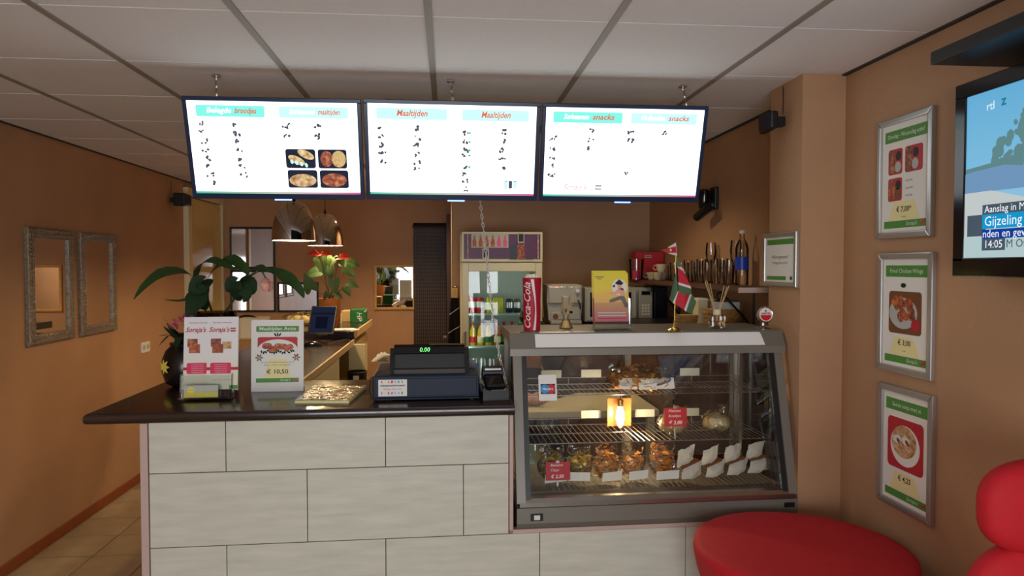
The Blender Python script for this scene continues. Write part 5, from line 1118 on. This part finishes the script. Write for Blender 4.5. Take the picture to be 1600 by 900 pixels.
def c1(s, W, H, z):
    text(s, 'Dinsdag - Woensdag actie!', W*.515, H*.848, H*.05, 'white', z=z+.0012, width=W*.66)
    for x0, y0, x1, y1, m in ((.20, .53, .46, .74, 'food_meat'), (.51, .53, .82, .74, 'food_meat'), (.20, .31, .46, .50, 'food_wing')):
        rect(s, 'photo', W*x0, H*y0, W*x1, H*y1, 'red_card', z=z+.0004, r=.01); rect(s, 'photo', W*(x0+.015), H*(y0+.01), W*(x0+.13), H*(y1-.01), m, z=z+.001, r=.006); flat(s, 'photo', ell(W*(x0+.19), H*(y1-.06), W*.05, H*.04, 10), 'ink', z=z+.001); flat(s, 'photo', ell(W*(x0+.18), H*(y0+.06), W*.06, H*.045, 10), 'grey_card' if y0 > .4 else 'brown_tape', z=z+.001)
    for j, t in enumerate(('- Kip filet', '- Lam kari', '- Roti kip')): text(s, t, W*.51, H*(.465-.06*j), H*.026, 'ink_grey', z=z+.0008, align='LEFT')
    text(s, '€ 7,00*', W*.5, H*.235, H*.062, 'ink', z=z+.0012, bold=.0003); text(s, '* afhalen', W*.5, H*.175, H*.018, 'ink_grey', z=z+.0012)
def c2(s, W, H, z):
    text(s, 'Fried Chicken Wings', W*.515, H*.848, H*.05, 'white', z=z+.0012, width=W*.6)
    rect(s, 'photo', W*.20, H*.33, W*.80, H*.68, 'brown_tape', z=z+.0004, r=.014); flat(s, 'photo', ell(W*.47, H*.50, W*.26, H*.13, 20), 'grey_card', z=z+.001); rnd = random.Random(17)
    for k in range(15): flat(s, 'photo', ell(W*(.47+rnd.uniform(-.17, .17)), H*(.54+rnd.uniform(-.08, .07)), W*.07, H*.035, 9, rnd.uniform(0, 3)), ('food_wing', 'food_meat')[k % 2], z=z+.0014+.00005*k)
    flat(s, 'photo', ell(W*.70, H*.41, W*.08, H*.05, 12), 'red_card', z=z+.0012); flat(s, 'photo', ell(W*.47, H*.73, W*.05, H*.02, 9), 'leaf_dark', z=z+.001)
    text(s, '€ 3,00', W*.5, H*.255, H*.062, 'ink', z=z+.0012, bold=.0003); text(s, '6 stuks', W*.5, H*.19, H*.018, 'ink_grey', z=z+.0012)
def c3(s, W, H, z):
    text(s, 'Saoto soep met ei', W*.515, H*.848, H*.05, 'white', z=z+.0012, width=W*.52)
    rect(s, 'photo', W*.17, H*.33, W*.83, H*.745, 'red_card', z=z+.0004, r=.018); flat(s, 'photo', ell(W*.50, H*.53, W*.27, H*.165, 26), 'paper', z=z+.001); flat(s, 'photo', ell(W*.48, H*.56, W*.23, H*.13, 26), 'food_soup', z=z+.0015)
    for x, y in ((.36, .57), (.52, .575)): flat(s, 'photo', ell(W*x, H*y, W*.075, H*.034, 14, .9-2*x), 'white', z=z+.002); flat(s, 'photo', ell(W*(x+.03), H*(y-.012), W*.045, H*.016, 12, -.6), 'brown_tape', z=z+.0026)
    rnd = random.Random(5)
    for k in range(7): flat(s, 'photo', ell(W*(.5+rnd.uniform(-.14, .14)), H*(.50+rnd.uniform(-.04, .04)), W*.05, H*.006, 8, rnd.uniform(0, 3)), 'petal', z=z+.0021+.0001*k)
    text(s, '€ 4,25', W*.5, H*.255, H*.062, 'ink', z=z+.0012, bold=.0003)
poster((1372, 190), (1372, 375), (1458, 168), (1458, 368), 'framed poster of three meal trays at € 7,00 on the right wall', c1); poster((1373, 397), (1373, 578), (1458, 392), (1458, 593), 'framed poster of fried chicken wings at € 3,00 on the right wall', c2); poster((1373, 599), (1374, 780), (1458, 615), (1458, 823), 'framed poster of a soup bowl at € 4,25 on the right wall', c3)
a = ox(1196, 446, 1.47); c = ox(1249, 361, 1.47)
o, s = wall_frame('notice_frame', frame((1.47, a.y, a.z), (0, -1, 0), (0, 0, 1)), a.y-c.y, c.z-a.z, .02, .016, 'alu', 'small framed notice with green bars on the pillar', 'picture', None, pane='paper'); W, H = a.y-c.y, c.z-a.z
rect(s, 'print', W*.10, H*.78, W*.90, H*.88, 'green', z=.0076); rect(s, 'print', W*.10, H*.12, W*.68, H*.19, 'green', z=.0076); text(s, 'Allergenen?', W*.5, H*.55, H*.085, 'ink_grey', z=.008, width=W*.5); text(s, 'Vraag het ons!', W*.5, H*.44, H*.07, 'ink_grey', z=.008, width=W*.45)
flat(s, 'print', ell(W*.83, H*.16, W*.04, H*.035, 10), 'dark_green', z=.0076)
q = ox(1224, 191, 1.47); speaker(frame((1.47, q.y+.0, q.z), (0, -1, 0), (0, 0, 1)), .125, .088, .035, 'black box speaker high on the pillar')
# black wall bracket with small camera
q = ox(1120, 320, XR); o = thing('wall_bracket', q, 'black swivel camera bracket on the right wall above the glasses', 'bracket')
B().box(XR-.025, q.y-.035, q.z-.03, XR-.0005, q.y+.06, q.z+.11, bevel=.006).build('wall_plate', 'black', o); B().cyl((XR-.02, q.y, q.z+.0), (XR-.10, q.y+.02, q.z-.03), .025, n=12).cyl((XR-.08, q.y-.07, q.z-.025), (XR-.09, q.y+.10, q.z-.07), .027, n=14).build('swivel_arm', 'black', o, smooth=True)
B().lathe([(.03, 0), (.034, .01), (.034, .09), (.025, .10)], (XR-.06, q.y+.06, q.z-.0), 14).build('camera_body', 'black_gloss', o, smooth=True)
# television
XT = 1.555; a = ox(1490, 432, XT); c = ox(1490, 137, XT); Y1 = a.y; Z0, Z1 = a.z, c.z; H = Z1-Z0; W = .96
T = frame((XT, Y1, Z0), (0, -1, 0), (0, 0, 1)); o = thing('television', None, 'large black television showing a news broadcast on the right wall', 'television', matrix=T)
B().box(.06, .06, -.10, W-.06, H-.06, -.03, bevel=.01).box(.0, .0, -.035, W, H, -.001, bevel=.006).build('housing', 'black_gloss', o, local=True)
bz = .045; b = B().box(0, 0, -.002, W, bz+.012, .006, bevel=.003).box(0, H-bz, -.002, W, H, .006, bevel=.003).box(0, bz, -.002, bz, H-bz, .006, bevel=.003).box(W-bz, bz, -.002, W, H-bz, .006, bevel=.003); b.build('bezel', 'black_gloss', o, local=True)
d = B().prism(rrect(bz, bz+.012, W-bz, H-bz), -.001, .0005).build('display', 'tv_sky', o, local=True)
x0, y0 = bz, bz+.012; SW, SH_ = W-2*bz, H-2*bz-.012
X = lambda f: x0+SW*f; Yf = lambda f: y0+SH_*f
rnd = random.Random(31); b = B()
for k in range(260):
    fx = .13+.87*rnd.random()**1.9; hi = .60+.30*min(1, (fx-.10)*5); fy = rnd.uniform(.46, hi); rr = .007+.012*rnd.random(); b.prism(ell(min(X(fx), X(1)-rr), min(Yf(fy), Yf(1)-rr), rr, rr*.8, 7, rnd.uniform(0, 3)), .0008+.000002*k, .0009+.000002*k)
b.prism([(X(0), Yf(.45)), (X(.25), Yf(.45)), (X(.25), Yf(.60)), (X(.12), Yf(.565)), (X(0), Yf(.55))], .0007, .0008); tag(b.build('tree_picture', 'tv_tree', d, local=True), None, kind='stuff')
flat(d, 'picture', [(X(0), Yf(.40)), (X(.7), Yf(.38)), (X(.45), Yf(.46)), (X(.17), Yf(.54)), (X(.05), Yf(.53)), (X(0), Yf(.52))], 'tv_roof', z=.0014)
flat(d, 'picture', [(X(0), Yf(0)), (X(1), Yf(0)), (X(1), Yf(.30)), (X(.30), Yf(.32)), (X(.12), Yf(.40)), (X(0), Yf(.40))], 'tv_tent', z=.0020); rect(d, 'picture', X(.015), Yf(.13), X(.10), Yf(.26), 'tv_grey', z=.0026); rect(d, 'picture', X(0), Yf(0), X(1), Yf(.125), 'tv_pale', z=.0026)
rect(d, 'caption', X(.085), Yf(0.257), X(.33), Yf(0.317), 'tv_grey', z=.0032); rect(d, 'caption', X(.085), Yf(0.172), X(.9), Yf(0.257), 'tv_cyan', z=.0032); rect(d, 'caption', X(.085), Yf(0.112), X(.9), Yf(0.167), 'tv_blue', z=.0032); rect(d, 'caption', X(.085), Yf(0.042), X(.185), Yf(0.112), 'tv_grey', z=.0032)
for t, fx, fy, sz, m in (('Aanslag in Mali', .095, .305, .029, 'tv_white'), ('Gijzeling in explosief', .095, .232, .040, 'tv_white'), ('nden en geweld', .088, .158, .032, 'tv_white'), ('14:05', .095, .095, .032, 'tv_white'), ('M Offshore', .19, .095, .032, 'tv_ink')): text(d, t, X(fx), Yf(fy-.018), sz, m, z=.0042, align='LEFT')
text(d, 'rtl', X(.09), Yf(.905), .034, 'tv_white', z=.0012, align='LEFT'); text(d, 'z', X(.155), Yf(.915), .040, 'tv_teal', z=.0012, align='LEFT', bold=.001)
B().box(W/2-.1, H/2-.1, XT-XR+.001, W/2+.1, H/2+.1, -.095).build('wall_mount', 'black', o, local=True)
o = thing('black_shelf', (1.53, 1.5, 2.305), 'black wall shelf fixed above the television', 'shelf'); B().box(1.40, .95, 2.305, XR-.0005, 1.983, 2.342, bevel=.002).build('board', 'black', o); B().box(XR-.02, 1.0, 2.27, XR-.0005, 1.9, 2.305).build('batten', 'black', o)
o = thing('receiver_box', (1.53, 1.3, 2.342), 'dark receiver box on the black shelf above the television', 'receiver'); B().box(1.44, 1.05, 2.343, 1.64, 1.60, 2.40, bevel=.004).build('case', 'black', o); B().box(1.436, 1.1, 2.355, 1.441, 1.5, 2.39).build('front_panel', 'red_card', o)

# ------------------------------------------------------------------ red table and chair
CX, CY, RT_, ZTb = 1.243, 2.40, .368, .732
o = thing('bistro_table', (CX, CY, 0), 'round bistro table standing under a red cloth', 'table')
B().lathe([(RT_-.012, ZTb-.03), (RT_-.008, ZTb-.026), (RT_-.008, ZTb-.004), (.0, ZTb-.003)], (CX, CY, 0), 40).build('tabletop', 'beech', o); B().cyl((CX, CY, .03), (CX, CY, ZTb-.03), .035, n=16).build('column', 'steel', o)
for k in range(4): a = PI/4+k*PI/2; B().tube([(CX, CY, .05), (CX+.2*math.cos(a), CY+.2*math.sin(a), .03), (CX+.29*math.cos(a), CY+.29*math.sin(a), .012)], .014, 8).build('leg', 'steel', o)
b = B(); nA = 72; prof = [(0, ZTb), (.15, ZTb+.0005), (.27, ZTb+.001), (RT_-.02, ZTb), (RT_, ZTb-.006), (RT_+.004, ZTb-.03), (RT_-.012, ZTb-.09), (RT_-.045, ZTb-.18), (RT_-.075, ZTb-.30), (RT_-.09, ZTb-.40)]
rings = []
for j, (r, z) in enumerate(prof):
    if j == 0: continue
    k = max(0, j-5)/4
    rings.append([b.bm.verts.new((CX+(r+.018*k*math.sin(9*t*2*PI/nA+.6))*math.cos(2*PI*t/nA), CY+(r+.018*k*math.sin(9*t*2*PI/nA+.6))*math.sin(2*PI*t/nA), z+.0004*math.sin(t*.7))) for t in range(nA)])
c0 = b.bm.verts.new((CX, CY, ZTb))
for t in range(nA): b.bm.faces.new((c0, rings[0][t], rings[0][(t+1) % nA]))
for r0, r1 in zip(rings, rings[1:]):
    for t in range(nA): b.bm.faces.new((r0[t], r0[(t+1) % nA], r1[(t+1) % nA], r1[t]))
tag(b.build('tablecloth', 'red_cloth', smooth=True, angle=2), 'bright red cloth draped over the round bistro table', 'tablecloth')
YC_ = 1.62; ax_ = oy(1530, 780, YC_).x
o = thing('padded_chair', (ax_+.24, YC_+.15, 0), 'red padded high-back chair with a rounded headrest beside the bistro table', 'chair')
def cushion(name, x, y, z, sx, sy, sz, pw=.55, rx=0):
    b = B().sph((0, 0, 0), 1, 36, 22)
    for v in b.bm.verts:
        c = v.co.copy(); v.co = Vector((math.copysign(abs(c.x)**pw, c.x)*sx, math.copysign(abs(c.y)**.8, c.y)*sy, math.copysign(abs(c.z)**pw, c.z)*sz))
    bmesh.ops.transform(b.bm, matrix=Matrix.Translation((x, y, z)) @ Matrix.Rotation(rx, 4, 'X'), verts=b.bm.verts)
    return b.build(name, 'red_cloth', o, smooth=True, angle=2)
zt = oy(1575, 721, YC_).z; zm = oy(1530, 850, YC_).z
xc = ax_+.205
cushion('headrest', xc, YC_, (zt+zm)/2-.012, .205, .055, (zt-zm)/2+.018, .72); cushion('backrest', xc, YC_+.01, zm-.20, .235, .06, .205, .72); cushion('seat', xc, YC_+.24, .60, .225, .22, .075, .6)
B().box(xc-.19, YC_+.03, .50, xc+.19, YC_+.43, .545, bevel=.006).box(xc-.03, YC_-.02, .54, xc+.03, YC_+.04, zm-.05).build('frame', 'black', o)
for sx in (-.18, .18):
    for y in (YC_+.05, YC_+.41): B().cyl((xc+sx*1.05, y, 0.0), (xc+sx, y, .52), .011, .016, n=10).build('leg', 'black', o)

# ------------------------------------------------------------------ person seated behind the display case
tb = thing('work_table', (.70, 4.08, 0), 'cream work table behind the display case, under the person\'s hands', 'table')
B().box(.22, 3.80, .90, 1.15, 4.36, .935, bevel=.004).build('tabletop', 'cream', tb)
for x in (.26, 1.11):
    for y in (3.84, 4.32): B().box(x-.02, y-.02, 0, x+.02, y+.02, .90).build('leg', 'cream', tb)
HX, HY = .545, 4.40
sl = thing('bar_stool', (HX, 4.75, 0), 'black padded stool under the person behind the case', 'stool')
B().lathe([(.15, .56), (.17, .57), (.17, .595), (.15, .605), (.0, .607)], (HX, 4.75, 0), 24).build('seat', 'black', sl, smooth=True)
for k in range(4): a = PI/4+k*PI/2; B().cyl((HX+.20*math.cos(a), 4.75+.20*math.sin(a), 0), (HX+.10*math.cos(a), 4.75+.10*math.sin(a), .56), .013, n=8).build('leg', 'steel', sl)
def skin_mesh(name, joints, edges, root, m, subd=2):
    me = bpy.data.meshes.new(name); me.from_pydata([j[0] for j in joints], edges, []); ob = bpy.data.objects.new(name, me); COL.objects.link(ob)
    sk = ob.modifiers.new('skin', 'SKIN'); sk.use_smooth_shade = True; sb = ob.modifiers.new('sub', 'SUBSURF'); sb.levels = subd; sb.render_levels = subd
    for i, j in enumerate(joints):
        r = j[1]; me.skin_vertices[0].data[i].radius = (r, r) if not isinstance(r, tuple) else r; me.skin_vertices[0].data[i].use_root = (i == root)
    bpy.context.view_layer.update(); ev = bpy.data.meshes.new_from_object(ob.evaluated_get(bpy.context.evaluated_depsgraph_get())); bpy.data.objects.remove(ob); ev.materials.clear(); ev.materials.append(M[m])
    return ev
J = []; E_ = []
def jt(x, y, z, r, p=None): J.append(((x, y, z), r)); i = len(J)-1; (E_.append((p, i)) if p is not None else None); return i
pe = jt(HX, 4.78, .75, (.13, .10)); wa = jt(HX, 4.74, .90, (.115, .085), pe); ch_ = jt(HX, 4.66, 1.03, (.085, .06), wa); nk = jt(HX, 4.56, 1.115, .052, ch_); n2 = jt(HX, 4.47, 1.155, .048, nk)
h1 = jt(HX, HY+.02, 1.21, .075, n2); h2 = jt(HX, HY+.015, 1.29, .085, h1)
hands = []
for s in (-1, 1):
    sh = jt(HX+s*.15, 4.62, 1.125, .046, ch_); el = jt(HX+s*.23, 4.42, .985, .043, sh); wr = jt(HX+s*.07-.06, 4.10, .972, .027, el); pm = jt(HX+s*.035-.07, 4.045, .972, .032, wr); pk = jt(HX+s*.012-.07, 4.00, .970, .030, pm)
    for k in range(4):
        dx = (k-1.5)*.017; f1 = jt(HX-.07+s*.012+dx-s*.008, 3.968, .972+.003*(k % 2), .0095, pk); f2 = jt(HX-.07+dx-s*.022, 3.945+.004*abs(k-1), .966, .0088, f1); jt(HX-.07+dx-s*.034, 3.935+.006*abs(k-1), .952, .0078, f2)
    t1 = jt(HX-.07+s*.05, 4.01, .992, .012, pm); jt(HX-.07+s*.03, 3.975, .998, .0095, t1)
    hp = jt(HX+s*.09, 4.73, .72, .085, pe); kn = jt(HX+s*.11, 4.42, .68, .062, hp); an_ = jt(HX+s*.11, 4.46, .25, .042, kn); ft = jt(HX+s*.11, 4.44, .16, .036, an_); jt(HX+s*.115, 4.34, .13, .030, ft)
pn = thing('person', (HX, 4.75, .60), 'person in a dark top seated behind the display case, hands resting on the table', 'person')
me = skin_mesh('body', J, E_, pe, 'skin'); bm = bmesh.new(); bm.from_mesh(me)
# head with brow, nose, chin
r = bmesh.ops.create_uvsphere(bm, u_segments=28, v_segments=20, radius=1)
for v in r['verts']:
    x, y, z = v.co; fx = .076; fy = .098; k = 1
    if z < 0: k = 1-.30*(-z)**1.6
    px_, py_, pz_ = x*fx*k, y*fy*(k if y > 0 else 1-.12*max(0, -z)), z*.118
    if y < 0: nose = math.exp(-(px_/.014)**2-((pz_+.012)/.026)**2); py_ -= .024*nose; py_ += .010*math.exp(-((abs(px_)-.030)/.014)**2-((pz_-.012)/.012)**2); py_ -= .008*math.exp(-(px_/.025)**2-((pz_+.085)/.02)**2)
    v.co = Vector((HX+px_, HY+py_, 1.252+pz_))
for s in (-1, 1): bmesh.ops.create_uvsphere(bm, u_segments=10, v_segments=8, radius=1, matrix=Matrix.Translation((HX+s*.078, HY+.012, 1.245)) @ Matrix.Diagonal((.010, .018, .030, 1)))
bm.to_mesh(me); bm.free()
for p in me.polygons: p.use_smooth = True
body = link('body', me, pn)
for s in (-1, 1):
    e = B().sph((HX+s*.030, HY-.079, 1.264), .0125, 12, 8, (1, .8, .75)).build('eye', 'eye', pn, smooth=True); B().sph((HX+s*.030, HY-.087, 1.264), .006, 10, 6).build('iris', 'iris', e, smooth=True); B().tube([(HX+s*.014, HY-.094, 1.284), (HX+s*.03, HY-.094, 1.289), (HX+s*.048, HY-.082, 1.284)], .003, 6).build('eyebrow', 'hair', pn, smooth=True)
B().sph((HX, HY-.098, 1.193), 1, 14, 8, (.024, .008, .0055)).sph((HX, HY-.096, 1.185), 1, 14, 8, (.020, .009, .006)).build('lips', 'lip', pn, smooth=True)
b = B().sph((0, 0, 0), 1, 26, 18)
for v in b.bm.verts:
    x, y, z = v.co; v.co = Vector((HX+x*.090, HY+.022+y*.105, 1.275+z*.112))
    if y < -.35 and z < .42: v.co.y = HY-.02+.02*z; v.co.x *= 1
b.sph((HX-.05, HY+.05, 1.40), .052, 14, 10, (1, 1, .9)).sph((HX+.098, HY+.03, 1.235), .034, 12, 8, (.8, 1, 1.5)).sph((HX-.098, HY+.03, 1.235), .030, 12, 8, (.7, 1, 1.5)).build('hair', 'hair', pn, smooth=True, angle=2)
J = []; E_ = []
pe = jt(HX, 4.78, .74, (.150, .118)); wa = jt(HX, 4.74, .90, (.138, .105), pe); ch_ = jt(HX, 4.65, 1.03, (.165, .125), wa); nk = jt(HX, 4.56, 1.115, (.082, .072), ch_)
for s in (-1, 1): sh = jt(HX+s*.155, 4.62, 1.130, .080, ch_); m1 = jt(HX+s*.20, 4.52, 1.062, .070, sh); el = jt(HX+s*.235, 4.42, .988, .055, m1); jt(HX+s*.07-.055+s*.03, 4.17, .978, .040, el)
link('top', skin_mesh('top', J, E_, 0, 'shirt'), pn)
J = []; E_ = []
pe = jt(HX, 4.78, .74, (.150, .12))
for s in (-1, 1): hp = jt(HX+s*.09, 4.73, .72, .100, pe); kn = jt(HX+s*.11, 4.42, .68, .075, hp); jt(HX+s*.11, 4.46, .27, .056, kn)
link('trousers', skin_mesh('trousers', J, E_, 0, 'navy'), pn)
